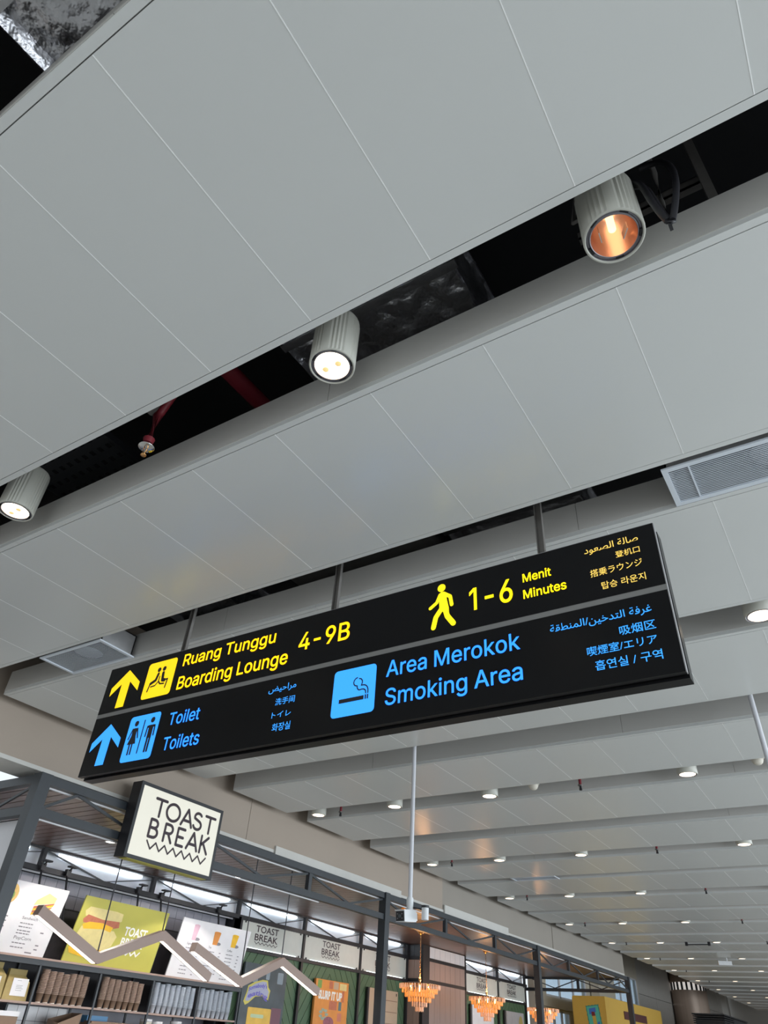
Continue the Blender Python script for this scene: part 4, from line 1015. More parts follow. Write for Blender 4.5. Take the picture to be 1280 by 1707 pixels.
# end post between menu recess and green wall
MB().box(-9.95, XB + .06, 10.465, 10.50, FLOOR, 1.66).box(XB - .06, XB + .06, 10.465, 10.55, FLOOR, 1.66).build('corner_post', BLACK, label='wide black post between menu wall and green wall', cat='post', base=True)


def clip(poly, x0, x1, y0, y1):
    def cut(ps, ins, inter):
        out = []
        for i in range(len(ps)):
            p, q = ps[i - 1], ps[i]
            if ins(q):
                if not ins(p):
                    out.append(inter(p, q))
                out.append(q)
            elif ins(p):
                out.append(inter(p, q))
        return out
    def ix(c):
        return lambda p, q: (c, p[1] + (q[1] - p[1]) * (c - p[0]) / (q[0] - p[0]))
    def iy(c):
        return lambda p, q: (p[0] + (q[0] - p[0]) * (c - p[1]) / (q[1] - p[1]), c)
    for ins, it in ((lambda p: p[0] >= x0, ix(x0)), (lambda p: p[0] <= x1, ix(x1)), (lambda p: p[1] >= y0, iy(y0)), (lambda p: p[1] <= y1, iy(y1))):
        if not poly:
            return []
        poly = cut(poly, ins, it)
    return poly


GF = Fr((XB - .02, 0, 0), (0, 1, 0), (0, 0, 1))
gw = empty('wall_green', (XB, 14, FLOOR), 'green chevron board wall with black frame in the shop', 'wall', kind='structure')
MB().box(-10.12, XB - .045, 10.56, 16.4, FLOOR, 1.66).box(-10.12, XB - .045, 18.4, 23.5, FLOOR, 1.66).build('backing', BLACK, gw)
GB = [(10.55, 12.4), (12.4, 14.4), (14.4, 16.35), (18.65, 19.25), (19.25, 21.36), (21.36, 23.3)]
for a, b in GB:
    c = (a + b) / 2 if b - a > 1 else b
    for (h0, h1, s) in ((a + .03, c, 1), (c, b - .03, -1)):
        if h1 - h0 < .05:
            continue
        pit, sl = 0.27, 1.35
        k = -16
        while k < 14:
            zb = k * pit
            # plank between two slanted lines
            f = lambda yy, z0: z0 + s * sl * (yy - (c))
            L = [(h0 - .01, f(h0 - .01, zb)), (h1 + .01, f(h1 + .01, zb)), (h1 + .01, f(h1 + .01, zb + pit - .018)), (h0 - .01, f(h0 - .01, zb + pit - .018))]
            pl = clip(L, h0, h1, -.6, 1.19)
            if len(pl) > 2:
                mb = MB()
                GF.poly(mb, pl, 0, .02)
                mb.build('plank', GREEN, gw)
            k += 1
for yv in (12.4, 14.4, 16.35, 18.62, 19.25, 21.36, 23.3):
    MB().box(XB - .04, XB + .035, yv - .03, yv + .03, FLOOR, 1.66).build('mullion', BLACK, gw)
for a, b in ((10.56, 16.35), (18.62, 23.3)):
    MB().box(XB - .04, XB + .04, a, b, 1.18, 1.235).build('rail', BLACK, gw)
MB().box(XB - .04, XB - .025, 10.55, 16.35, FLOOR, -.6).box(XB - .04, XB - .025, 18.65, 23.3, FLOOR, -.6).build('base_board', GREEN, gw)


def zigzag(mb, fr, x0, x1, y0, y1, n, w, d=.003):
    pts = []
    for k in range(2 * n + 1):
        pts.append((x0 + (x1 - x0) * k / (2 * n), y1 if k % 2 == 0 else y0))
    fr.stroke(mb, pts, w, d)


# toast break fascia boxes
FF = Fr((XB + .012, 0, 0), (0, 1, 0), (0, 0, 1))
lab = {0: 'first, beside the menu corner', 1: 'second, above the orange poster', 2: 'third, behind the camera pole post', 3: 'narrow blank one after the wooden column', 4: 'above the middle chandelier', 5: 'last one on the right'}
for k, (a, b) in enumerate(GB):
    e = empty('fascia_panel', (XB, (a + b) / 2, 1.235), 'pale shop name panel, ' + lab[k], 'sign', 'row of pale name panels')
    MB().box(XB - .035, XB + .010, a + .035, b - .035, 1.238, 1.628).build('face', FBOX, e)
    MB().box(XB + .012, XB + .020, a + .25, b - .2, 1.236, 1.240).build('lamp_strip', COVEL, e)
    tx = {0: (10.98, 11.62), 1: (13.02, 13.64), 2: (15.0, 15.62), 4: (20.02, 20.66), 5: (22.0, 22.62)}.get(k)
    if tx:
        text(MB(), FF, 'TOAST', tx[0], tx[1], 1.50, 1.60, .012, True).build('lettering', INK, e)
        text(MB(), FF, 'BREAK', tx[0] - .01, tx[1], 1.37, 1.47, .012, True).build('lettering', INK, e)
        mb = MB()
        zigzag(mb, FF, tx[0], tx[1], 1.315, 1.350, 6, .010)
        mb.build('zigzag_line', INK, e)
    mb = MB()
    for yv in (a + .12, b - .12):
        mb.box(XB + .01, XB + .03, yv - .008, yv + .008, 1.60, 1.63).box(XB + .01, XB + .03, yv - .008, yv + .008, 1.235, 1.265)
    mb.build('clip', BLACK, e)

# wooden column in the shop
wc = empty('wood_column', (-9.45, 17.4, FLOOR), 'pale brown boarded column with black frame inside the shop', 'column', kind='structure')
MB().box(-10.1, -9.26, 16.42, 18.58, FLOOR, 1.925).build('core', BLACK, wc)
for r, (z0, z1) in enumerate(((FLOOR, 1.20), (1.26, 1.62), (1.69, 1.91))):
    for k in range(7):
        y0 = 16.72 + k * .26
        MB().box(-9.26, -9.235, y0, y0 + .252, z0, z1).build('board', WOODL if r < 2 else COVE, wc)
    for k in range(2):
        x0 = -9.62 + k * .165
        MB().box(x0, x0 + .158, 16.395, 16.42, z0, z1).build('board', WOODL if r < 2 else STEEL, wc)
MB().box(-9.30, -9.22, 16.39, 16.70, FLOOR, 1.925).build('corner_trim', BLACK, wc)
MB().box(-9.30, -9.225, 18.53, 18.60, FLOOR, 1.925).build('corner_trim', BLACK, wc)
for z0 in (1.20, 1.62):
    MB().box(-9.64, -9.225, 16.385, 18.59, z0, z0 + .065).build('rail', BLACK, wc)

# ------------------------------------------------------------------ lightbox sign on the truss
tb = empty('lightbox_sign', (-6.63, 5.88, 1.41), 'square black-framed lightbox reading TOAST BREAK', 'sign')
BX0, BX1, BY0, BY1, BZ0, BZ1 = -6.695, -6.54, 5.22, 6.535, 1.415, 2.185
MB().box(BX0, BX1 - .012, BY0, BY1, BZ0 + .004, BZ1 - .002).build('body', BLACK, tb)
w = .036
MB().box(BX1 - .014, BX1, BY0 - .002, BY1 + .002, BZ1 - w, BZ1).box(BX1 - .014, BX1, BY0 - .002, BY1 + .002, BZ0, BZ0 + w).box(BX1 - .014, BX1, BY0 - .002, BY0 + w, BZ0 + w, BZ1 - w).box(BX1 - .014, BX1, BY1 - w, BY1 + .002, BZ0 + w, BZ1 - w).build('frame', DARKM, tb)
MB().box(BX1 - .013, BX1 - .004, BY0 + w, BY1 - w, BZ0 + w, BZ1 - w).build('face', LBOX, tb)
TF = Fr((BX1 - .004, 0, 0), (0, 1, 0), (0, 0, 1))
mb = MB()


def rletter(mb, fr, strokes, x, z, sx, sz, w):
    for s in strokes:
        fr.stroke(mb, [(x + a * sx, z + b * sz) for a, b in s], w, .003)


def arcp(cx, cy, rx, ry, a0, a1, n=14):
    return [(cx + rx * math.cos(math.radians(a0 + (a1 - a0) * k / n)), cy + ry * math.sin(math.radians(a0 + (a1 - a0) * k / n))) for k in range(n + 1)]


GL = {
    'T': [[(0, 1), (.8, 1)], [(.4, 1), (.4, 0)]],
    'O': [arcp(.5, .5, .5, .5, 0, 360, 28)],
    'A': [[(0, 0), (.42, 1), (.84, 0)], [(.16, .3), (.68, .3)]],
    'S': [arcp(.34, .74, .3, .26, 35, 200, 10) + arcp(.34, .27, .33, .27, 75, -160, 14)],
    'B': [[(0, 0), (0, 1), (.3, 1)] + arcp(.3, .765, .25, .235, 90, -90, 8) + [(0, .53)], [(.3, .53)] + arcp(.33, .265, .3, .265, 90, -90, 8) + [(0, 0)]],
    'R': [[(0, 0), (0, 1), (.3, 1)] + arcp(.32, .74, .28, .26, 90, -90, 8) + [(0, .48)], [(.3, .48), (.62, 0)]],
    'E': [[(.55, 1), (0, 1), (0, 0), (.55, 0)], [(0, .5), (.48, .5)]],
    'K': [[(0, 0), (0, 1)], [(.6, 1), (0, .42)], [(.2, .58), (.62, 0)]],
}
Y0 = 5.47
for word, zz, hh, xs in (('TOAST', 1.885, .175, (5.475, 5.655, 5.895, 6.085, 6.27)), ('BREAK', 1.665, .175, (5.47, 5.69, 5.885, 6.05, 6.265))):
    for ch, xx in zip(word, xs):
        rletter(mb, TF, GL[ch], xx, zz, .200 if ch in 'OTA' else .19, hh, .031)
zigzag(mb, TF, 5.475, 6.385, 1.550, 1.622, 7, .018)
mb.build('lettering', INK, tb)
MB().box(BX0 + .02, BX1 - .02, BY0 + .06, BY1 - .06, BZ0 - .003, BZ0 + .004).build('bottom_plate', OLIVE, tb)
MB().box(BX0 - .01, BX0, BY0 + .3, BY0 + .36, BZ0 + .1, BZ1 - .1).box(BX0 - .01, BX0, BY1 - .36, BY1 - .3, BZ0 + .1, BZ1 - .1).build('bracket', STEEL, tb)

e = empty('side_board', (-7.6, 4.21, .6), 'pale grey board hanging in the side truss at the left frame edge', 'sign')
MB().box(-8.3, -7.03, 4.24, 4.275, .62, 1.575).build('panel', WHITEB, e)
MB().box(-8.32, -7.02, 4.235, 4.285, 1.575, 1.583).box(-7.03, -7.02, 4.235, 4.285, .61, 1.583).build('frame', BLACK, e)
# ------------------------------------------------------------------ zigzag pendant lamps
XZ = -6.98
def pendant(nodes, wires, label):
    e = empty('zigzag_pendant', (XZ, nodes[1][0], nodes[1][1]), label, 'pendant light', 'zigzag pendants')
    hw, hh = .045, .045
    N_ = [Vector((XZ, y_, z_)) for y_, z_ in nodes]
    D_ = [(N_[i + 1] - N_[i]).normalized() for i in range(3)]
    Q_ = [Vector((0, -d.z, d.y)) for d in D_]
    M_ = [Q_[0] * hh]
    for i in (1, 2):
        bis = (Q_[i - 1] + Q_[i]).normalized()
        M_.append(bis * (hh / bis.dot(Q_[i])))
    M_.append(Q_[2] * hh)
    for i in range(3):
        p, q, X_ = N_[i], N_[i + 1], Vector((hw, 0, 0))
        vs_ = [p - M_[i] - X_, p - M_[i] + X_, p + M_[i] + X_, p + M_[i] - X_, q - M_[i + 1] - X_, q - M_[i + 1] + X_, q + M_[i + 1] + X_, q + M_[i + 1] - X_]
        MB().add(vs_, [(0, 1, 2, 3), (7, 6, 5, 4), (0, 4, 5, 1), (1, 5, 6, 2), (2, 6, 7, 3), (3, 7, 4, 0)]).build('bar', PEND, e)
        a, b = p - M_[i] + D_[i] * .02, q - M_[i + 1] - D_[i] * .02
        MB().obox((a + b) / 2 - Q_[i] * .001, (b - a) / 2, (.027, 0, 0), Q_[i] * .002).build('led_strip', LED, e)
    for (yy, zz) in wires:
        MB().tube([(XZ, yy, zz), (XZ, yy, 1.93)], .007, 6).build('suspension_wire', WIRE, e)
    return e


pendant([(4.735, .865), (5.565, .545), (6.375, .850), (7.225, .525)], [(5.565, .58), (6.375, .88)], 'brown zigzag pendant lamp hanging below the lightbox sign')
pendant([(6.90, .80), (7.79, .525), (8.55, .815), (9.41, .545)], [(7.79, .56), (8.55, .845)], 'brown zigzag pendant lamp in front of the drinks menu')

# ------------------------------------------------------------------ menu boards
def board(y0, y1, name, label, face):
    zb, zt, xb, xt = .655, 1.412, -9.35, -9.195
    v = Vector((xt - xb, 0, zt - zb))
    L = v.length
    fr = Fr((xb, y0, zb), (0, 1, 0), v / L)
    fr.n = Vector((0, 1, 0)).cross(v).normalized()
    e = empty(name, (xb, (y0 + y1) / 2, zb), label, 'menu board' if name == 'menu_board' else 'poster')
    mb = MB()
    fr.rect(mb, 0, y1 - y0, 0, L, 0, th=.018)
    fr.rect(mb, 0, y1 - y0, 0, L, -.018)
    mb.build('panel', face, e)
    return e, fr, y1 - y0, L


LM = dict(d=.003)
def bars(mb, fr, x, y, w, h):
    random.seed(int(x * 1000 + y * 77))
    q = x
    while q < x + w:
        ww = random.uniform(.02, .06)
        fr.rect(mb, q, min(q + ww, x + w), y, y + h, .003)
        q += ww + .008


e, fr, W, L = board(5.35, 6.62, 'menu_board', 'white food menu board with sandwich and bowl pictures', WHITEB)
mb = MB()
fr.disc(mb, .44, .62, .12, .12, .003); mb.build('bowl_picture', mat('bowl_print', (.62, .42, .14), .6, var=.5, scale=12), e)
mb = MB(); fr.disc(mb, .46, .60, .055, .06, .005, 12); mb.build('salad_picture', GREENP, e)
mb = MB(); fr.poly(mb, [(.83, .54), (.85, .60), (.99, .70), (1.13, .66), (1.12, .60)], .003); mb.build('sandwich_top', BREAD, e)
mb = MB(); fr.poly(mb, [(.84, .50), (1.12, .585), (1.12, .60), (.84, .53)], .0035); fr.poly(mb, [(.84, .455), (1.10, .54), (1.11, .555), (.84, .48)], .0035); mb.build('sandwich_filling', HAM, e)
mb = MB(); fr.poly(mb, [(.84, .48), (1.11, .56), (1.12, .585), (.84, .50)], .0033); fr.poly(mb, [(.84, .43), (1.08, .51), (1.10, .54), (.84, .455)], .0033); mb.build('sandwich_bread', EGG, e)
text(MB(), fr, 'Sandwich', .75, .98, .375, .405, .01, True).build('lettering', INKG, e)
text(MB(), fr, 'PopCorn', .75, 1.00, .155, .190, .01, True).build('lettering', INKG, e)
mb = MB()
for k, (x, y_) in enumerate(((.75, .325), (.75, .285), (.75, .245), (.75, .215), (.75, .11), (.75, .065), (.22, .36), (.22, .31), (.22, .26), (.22, .18), (.22, .12))):
    bars(mb, fr, x, y_, .19 if x > .5 else .18, .011)
for (x, y_) in ((1.09, .25), (1.09, .11), (1.09, .065), (.50, .37), (.50, .32), (.50, .26), (.50, .18), (.50, .14)):
    fr.rect(mb, x, x + .05, y_, y_ + .013, .003)
fr.rect(mb, .98, 1.08, .022, .036, .003)
mb.build('menu_lines', INKG, e, kind='stuff')

e, fr, W, L = board(6.91, 8.47, 'toast_poster', 'olive yellow poster with stacked toast sandwich and shop name', OLIVE)
mb = MB()
fr.poly(mb, [(.07, .60), (.13, .655), (.60, .655), (.72, .64), (.73, .55), (.66, .52), (.10, .54)], .003)
fr.poly(mb, [(.06, .30), (.10, .42), (.66, .42), (.74, .36), (.70, .24), (.62, .20), (.08, .22)], .003)
fr.poly(mb, [(.10, .10), (.64, .10), (.70, .15), (.68, .20), (.10, .22)], .003)
mb.build('bread_picture', BREAD, e)
mb = MB(); fr.poly(mb, [(.08, .50), (.14, .56), (.40, .53), (.70, .54), (.72, .47), (.60, .44), (.40, .47), (.10, .46)], .0045); fr.poly(mb, [(.42, .06), (.66, .12), (.70, .10), (.66, .04)], .0045); mb.build('ham_picture', HAM, e)
mb = MB(); fr.poly(mb, [(.10, .44), (.20, .48), (.42, .49), (.62, .46), (.60, .40), (.45, .42), (.14, .39)], .0055); fr.poly(mb, [(.02, .16), (.06, .20), (.36, .19), (.62, .17), (.60, .12), (.30, .07), (.06, .10)], .0055); mb.build('egg_picture', EGG, e)
mb = MB()
text(mb, fr, 'TOAST', .84, 1.26, .40, .505, .03, True)
text(mb, fr, 'BREAK', .84, 1.26, .27, .37, .03, True)
zigzag(mb, fr, .86, 1.24, .17, .22, 4, .02)
mb.build('lettering', WPRINT, e)

e, fr, W, L = board(8.78, 10.37, 'menu_board', 'white drinks menu board with three cup pictures', WHITEB)
def cup_pic(x, y_, m, nm, h=.19, w=.045):
    w *= 1.5
    mb = MB(); fr.poly(mb, [(x - w * .7, y_), (x + w * .7, y_), (x + w, y_ + h), (x - w, y_ + h)], .003); fr.disc(mb, x, y_ + h, w, .014, .003); mb.build(nm, m, e)
    mb = MB(); fr.disc(mb, x + .075, y_ + .02, .06, .022, .0025); mb.build('shadow_print', INKG, e)
cup_pic(.33, .50, PINK, 'pink_drink_picture', .20, .04)
cup_pic(.82, .49, ORANGE, 'orange_drink_picture', .17, .05)
cup_pic(1.25, .50, EGG, 'yellow_drink_picture', .17, .05)
text(MB(), fr, 'Signature', .22, .42, .435, .465, .01, True).build('lettering', INKG, e)
text(MB(), fr, 'Tea', .70, .77, .435, .465, .01, True).build('lettering', INKG, e)
text(MB(), fr, 'Coffee', 1.14, 1.26, .435, .465, .01, True).build('lettering', INKG, e)
mb = MB()
for c, n_ in ((.22, 8), (.70, 7), (1.14, 8)):
    for k in range(n_):
        bars(mb, fr, c, .385 - k * .048, .16, .011)
        fr.rect(mb, c + .27, c + .31, .385 - k * .048, .396 - k * .048, .003)
mb.build('menu_lines', INKG, e, kind='stuff')

for yv in (5.2, 7.7, 9.9, 13.4, 20.0):  # added spots without fixtures, brightening the menu boards and shop wall
    d = bpy.data.lights.new('board_fill', 'SPOT'); d.energy = 30; d.spot_size = 1.7; d.color = (1, .93, .90); d.shadow_soft_size = .06
    o = bpy.data.objects.new('board_fill_spot', d); COL.objects.link(o); o.location = (-7.9, yv, 1.90)
    o.rotation_euler = (Vector((-9.4, yv, .9)) - Vector(o.location)).to_track_quat('-Z', 'Y').to_euler()
# arm lamps holding to the rail above the boards
for k, (yv, nm) in enumerate(((6.35, 'above the food menu'), (6.77, 'between food menu and poster'), (8.09, 'above the poster'), (8.56, 'between poster and drinks menu'), (9.89, 'above the drinks menu'))):
    e = empty('arm_lamp', (-9.55, yv, 1.70), 'black clip-on arm lamp ' + nm, 'lamp', 'clip-on arm lamps')
    MB().box(-9.60, -9.54, yv - .035, yv + .035, 1.64, 1.72).build('clamp', BLACK, e)
    MB().box(-9.52, -9.44, yv - .07, yv + .05, 1.735, 1.755).build('lamp_head', BLACK, e)
    MB().tube([(-9.56, yv, 1.70), (-9.50, yv, 1.735)], .012, 6).build('neck', BLACK, e)
    MB().beam((-9.57, yv, 1.66), (-9.42, yv + .06 * (1 if k % 2 else .3), 1.0), .02, .02, (0, 1, 0)).build('arm', BLACK, e)

# ------------------------------------------------------------------ shelf unit
sh = empty('shelf_unit', (-9.5, 7.6, FLOOR), 'black framed wall shelf with brown boards behind the counter', 'shelf')
DY = [4.69, 5.65, 6.60, 7.575, 8.55, 9.50, 10.43]
MB().box(-9.80, -9.29, 4.66, 10.46, .630, .652).build('top_board', PEND, sh)
MB().box(-9.33, -9.30, 4.66, 10.46, .570, .630).build('front_rail', STEEL, sh)
for yv in DY:
    MB().box(-9.33, -9.30, yv - .014, yv + .014, -.9, .575).build('upright', STEEL, sh)
    MB().box(-9.76, -9.74, yv - .014, yv + .014, -.9, .63).build('upright', STEEL, sh)
for z in (.168, -.34):
    MB().box(-9.76, -9.305, 4.68, 10.44, z, z + .022).build('shelf_board', PEND, sh)
MB().box(-9.80, -9.775, 4.66, 10.46, .19, .63).build('back_panel', BLACK, sh)

# paper cups in stacks
def cup_mesh(r0, r1, h):
    return MB().lathe((0, 0, 0), [(0.001, .004), (r0, .004), (r0, 0), (r0 + .0015, .004), (r1, h - .006), (r1 + .006, h - .006), (r1 + .006, h), (r1, h), (r1 - .002, h - .006)], 14)


def stack(x, yv, z, n, pitch, m, label, group, proto=None, base_m=None):
    e = empty('cup_stack', (x, yv, z), label, 'cups', group)
    for k in range(n):
        if proto[0] is None:
            o = cup_mesh(.030, .044, .105).build('cup', m, None)
            if m is KRAFT:
                o.data.materials.append(KRAFTD)
                for p_ in o.data.polygons:
                    if p_.center.z < .085:
                        p_.material_index = 1
            o.parent = e
            proto[0] = o
        else:
            o = bpy.data.objects.new('cup', proto[0].data)
            COL.objects.link(o)
            o.parent = e
        o.location = (0, 0, k * pitch)
    if base_m:
        mb = MB().lathe((x, yv, z + .002), [(.0315, .0), (.0325, .012)], 14)
        mb.build('base_ring', base_m, e)
    return e


pk, pp = [None], [None]
random.seed(11)
PO = ['leftmost', 'second from left', 'third from left', 'fourth from left', 'fifth from left', 'sixth from left', 'seventh from left', 'rightmost']
for b, (y0, n_, m, pr, nm) in enumerate(((6.755, 7, KRAFT, pk, 'the shelf bay beside the yellow bags'), (7.73, 7, KRAFT, pk, 'the middle shelf bay'), (8.68, 8, PLAST, pp, 'the first bay of clear cups'), (9.63, 7, PLAST, pp, 'the last bay of clear cups'))):
    for k in range(n_):
        cnt = (22, 21, 21, 19, 20, 21, 19)[k % 7] if m is KRAFT else 23 - k % 2
        cnt = int(cnt * .85)
        stack(-9.37 - .0 * k, y0 + k * .106, .191, cnt, .0145, m, '%s cup stack, %s in %s' % ('brown paper' if m is KRAFT else 'clear plastic', PO[k], nm), 'cup stacks on the shelf', pr, WPRINT if m is KRAFT else None)
# yellow kraft bags with white labels
for k, (y0, y1, zt, nm) in enumerate(((5.84, 6.22, .51, 'left'), (6.23, 6.575, .46, 'right'))):
    e = empty('kraft_bag', (-9.45, (y0 + y1) / 2, .19), 'yellow kraft pouch with white label, the %s one of the pair' % nm, 'bag', 'yellow pouches on the shelf')
    zt2 = zt + .05
    MB().add([(-9.36, y0, .191), (-9.36, y1, .191), (-9.58, y1, .191), (-9.58, y0, .191), (-9.37, y0 + .01, zt - .08), (-9.37, y1 - .01, zt - .08), (-9.55, y1 - .01, zt - .08), (-9.55, y0 + .01, zt - .08),
              (-9.44, y0 + .06, zt), (-9.44, y1 - .06, zt), (-9.48, y1 - .06, zt), (-9.48, y0 + .06, zt)],
             [(0, 3, 2, 1), (0, 1, 5, 4), (1, 2, 6, 5), (2, 3, 7, 6), (3, 0, 4, 7), (4, 5, 9, 8), (5, 6, 10, 9), (6, 7, 11, 10), (7, 4, 8, 11), (8, 9, 10, 11)]).build('body', KYEL, e)
    MB().box(-9.475, -9.43, y0 + .05, y1 - .05, zt - .01, zt2).build('folded_top', KYEL, e)
    lf = Fr((-9.358, y0, .191), (0, 1, 0), Vector((-.01, 0, .24)).normalized())
    mb = MB(); lf.rect(mb, .09, .31, .045, .225, .002); mb.build('paper_label', WHITEB, e)
    mb = MB(); [lf.rect(mb, .15, .15 + q, z_, z_ + .004, .003) for q, z_ in ((.06, .20), (.09, .15), (.08, .135), (.10, .12), (.09, .10))]; mb.build('label_print', INKG, e)
# goods on the lower shelf
def carton(y0, y1, z1, label, lid=True):
    e = empty('carton', (-9.45, (y0 + y1) / 2, -.317), label, 'box')
    MB().box(-9.55, -9.34, y0, y1, -.317, z1).build('body', KRAFTD, e)
    MB().box(-9.56, -9.335, y0 - .005, y1 + .005, z1 - .02, z1 + .03).build('lid', WHITEB if lid else KRAFT, e)
carton(5.82, 6.12, .06, 'brown carton with white lid, the left one on the lower shelf')
carton(6.18, 6.52, .055, 'brown carton with white lid, the right one on the lower shelf')
wt = empty('white_tiles', (-9.77, 7.1, -.3), 'white square tiles behind the lower shelf bay', 'tiles')
MB().box(-9.80, -9.785, 6.62, 7.56, -.317, .165).build('backing', GRIDARK, wt)
for r in range(3):
    for k in range(6):
        MB().box(-9.785, -9.775, 6.63 + k * .155, 6.63 + k * .155 + .150, -.31 + r * .157, -.31 + r * .157 + .152).build('tile', WTILE, wt)
e = empty('paper_bag', (-9.45, 7.25, -.317), 'brown paper bag standing open on the lower shelf', 'bag')
MB().add([(-9.55, 7.1, -.317), (-9.36, 7.1, -.317), (-9.36, 7.42, -.317), (-9.55, 7.42, -.317), (-9.56, 7.12, .04), (-9.34, 7.12, .0), (-9.34, 7.46, .12), (-9.56, 7.46, .12)],
         [(0, 3, 2, 1), (0, 1, 5, 4), (1, 2, 6, 5), (2, 3, 7, 6), (3, 0, 4, 7)]).build('body', KRAFTD, e)
MB().lathe((-9.42, 6.82, -.317), [(.001, .002), (.05, .002), (.06, .25), (.058, .25), (.048, .01)], 18).build('blue_cup', BLUEC, label='blue plastic tumbler on the lower shelf', cat='cup', base=True)
e = empty('flat_bag', (-9.45, 8.05, -.317), 'large brown paper bag with white sticker lying on the lower shelf', 'bag')
MB().box(-9.54, -9.34, 7.62, 8.42, -.317, .03).box(-9.52, -9.36, 7.66, 8.38, .03, .05).build('body', KRAFTD, e)
MB().box(-9.342, -9.336, 8.12, 8.34, -.2, .02).build('sticker', WHITEB, e)
MB().box(-9.70, -9.58, 7.75, 8.10, -.317, .11).build('blue_box', BLUEC, label='blue box behind the paper bag on the lower shelf', cat='box', base=True)
for k, (yv, z1, nm) in enumerate(((8.66, .12, 'left of three'), (8.87, .10, 'middle of three'), (9.25, .12, 'right of three'))):
    e = empty('storage_jar', (-9.42, yv, -.317), 'white round storage jar on the lower shelf, ' + nm, 'jar', 'white jars')
    MB().lathe((-9.42, yv, -.317), [(.001, 0), (.085, 0), (.085, z1 + .29), (.001, z1 + .29)], 20).build('body', JARM, e)
    MB().lathe((-9.42, yv, -.317), [(.001, z1 + .317), (.088, z1 + .317), (.088, z1 + .285), (.085, z1 + .285)], 20).build('lid', WHITEB, e)
for k in range(4):
    e = empty('white_cup', (-9.40, 9.60 + k * .13, -.317), 'tall white cup on the lower shelf, %s of four' % PO[k], 'cup', 'white cups')
    MB().lathe((-9.40, 9.60 + k * .13, -.317), [(.001, .002), (.035, .002), (.055, .40), (.057, .40), (.057, .41), (.052, .41), (.034, .01)], 14).build('body', WHITEB, e)

# ------------------------------------------------------------------ wall graphics in the shop
e = empty('glossy_panel', (-9.5, 11.3, -.6), 'dark glossy panel with yellow and blue lettering sticker', 'panel')
MB().box(-9.56, -9.52, 10.72, 11.88, -.6, 1.02).build('panel', MIRR, e)
pf = Fr((-9.52, 0, 0), (0, 1, 0), (0, 0, 1))
for (x, z_, w_) in ((10.95, .8, .14), (11.3, .86, .10), (11.62, .82, .16)):  # reflections in the glossy panel, painted as pale patches
    mb = MB(); pf.rect(mb, x, x + w_, z_ - .05, z_ + .12, .002, .02); mb.build('painted_reflection', mat('reflection_grey_blue', (.22, .28, .33), .3, var=.3), e)
mb = MB()
pf.poly(mb, [(10.79, .47), (10.84, .60), (10.86, .69), (11.02, .755), (11.22, .80), (11.36, .80), (11.40, .70), (11.46, .66), (11.43, .52), (11.25, .565), (11.08, .55), (10.92, .45), (10.84, .42)], .004)
mb.build('sticker_outline', mat('yellow_outline', (.62, .55, .12), .5), e)
mb = MB(); pf.poly(mb, [(10.83, .48), (10.89, .66), (11.05, .735), (11.22, .775), (11.33, .775), (11.37, .68), (11.42, .64), (11.40, .54), (11.25, .59), (11.07, .575), (10.92, .48)], .005); mb.build('sticker_field', mat('lilac_field', (.42, .44, .60), .5), e)
wv = lambda t: .07 * t - .05 * (t - .5) ** 2 * 4 * .6
mb = MB(); text(mb, pf, "Somebody's", 10.88, 11.36, .645, .70, .03, True, .007, wave=wv); text(mb, pf, 'eating', 10.88, 11.40, .515, .585, .03, True, .007, wave=lambda t: .09 * math.sin(t * 3.14) * .6); mb.build('lettering', PURPLE, e)
mb = MB(); pf.rect(mb, 10.93, 11.55, .10, .40, .004, .02); mb.build('sandwich_print', mat('orange_yellow_print', (.75, .48, .08), .5, var=.3, scale=6), e)
mb = MB(); pf.rect(mb, 11.02, 11.36, .26, .31, .006, .02); mb.build('pale_green_print', mat('mint_print', (.50, .62, .40), .5), e)
mb = MB(); pf.rect(mb, 11.55, 11.82, -.2, .42, .003); mb.build('plum_print', mat('plum_print', (.16, .06, .09), .4), e)

e = empty('orange_poster', (-9.6, 13.4, -.4), 'orange poster with white title on the green wall', 'poster')
MB().box(-9.62, -9.575, 12.86, 13.97, -.4, .965).build('canvas', ORANGE, e)
pf = Fr((-9.575, 0, 0), (0, 1, 0), (0, 0, 1))
mb = MB(); text(mb, pf, 'SLURP', 12.97, 13.36, .66, .79, .05, True); text(mb, pf, 'IT UP', 13.40, 13.76, .66, .79, .05, True); mb.build('lettering', WPRINT, e)
for (x0, x1, z0, z1, m, nm) in ((13.30, 13.42, .83, .955, HAM, 'rust_block'), (13.45, 13.62, .83, .95, CREAM, 'cream_block'), (13.66, 13.9, .83, .94, BREAD, 'sand_block'), (13.34, 13.6, .50, .64, HAM, 'rust_block'),
                                (13.66, 13.76, .50, .64, mat('slate_print', (.10, .17, .18), .5), 'slate_block'), (13.64, 13.78, .33, .46, mat('coral_print', (.60, .20, .13), .5), 'coral_block'), (12.92, 13.05, .82, .95, GREENP, 'leaf_block'), (13.76, 13.83, .64, .82, HAM, 'rust_block')):
    mb = MB(); pf.rect(mb, x0, x1, z0, z1, .002); mb.build(nm, m, e)
mb = MB()
for k in range(7):
    a = k * .9
    pf.disc(mb, 13.18 + .10 * math.cos(a), .42 + .07 * math.sin(a), .06, .025, .003 + k * 1e-4, 8)
mb.build('leaf_print', mat('sage_print', (.32, .38, .30), .5, var=.5, scale=30), e)
mb = MB(); pf.disc(mb, 13.36, .30, .17, .09, .004); mb.build('bowl_print', mat('berry_print', (.30, .10, .13), .5, var=.6, scale=20), e)

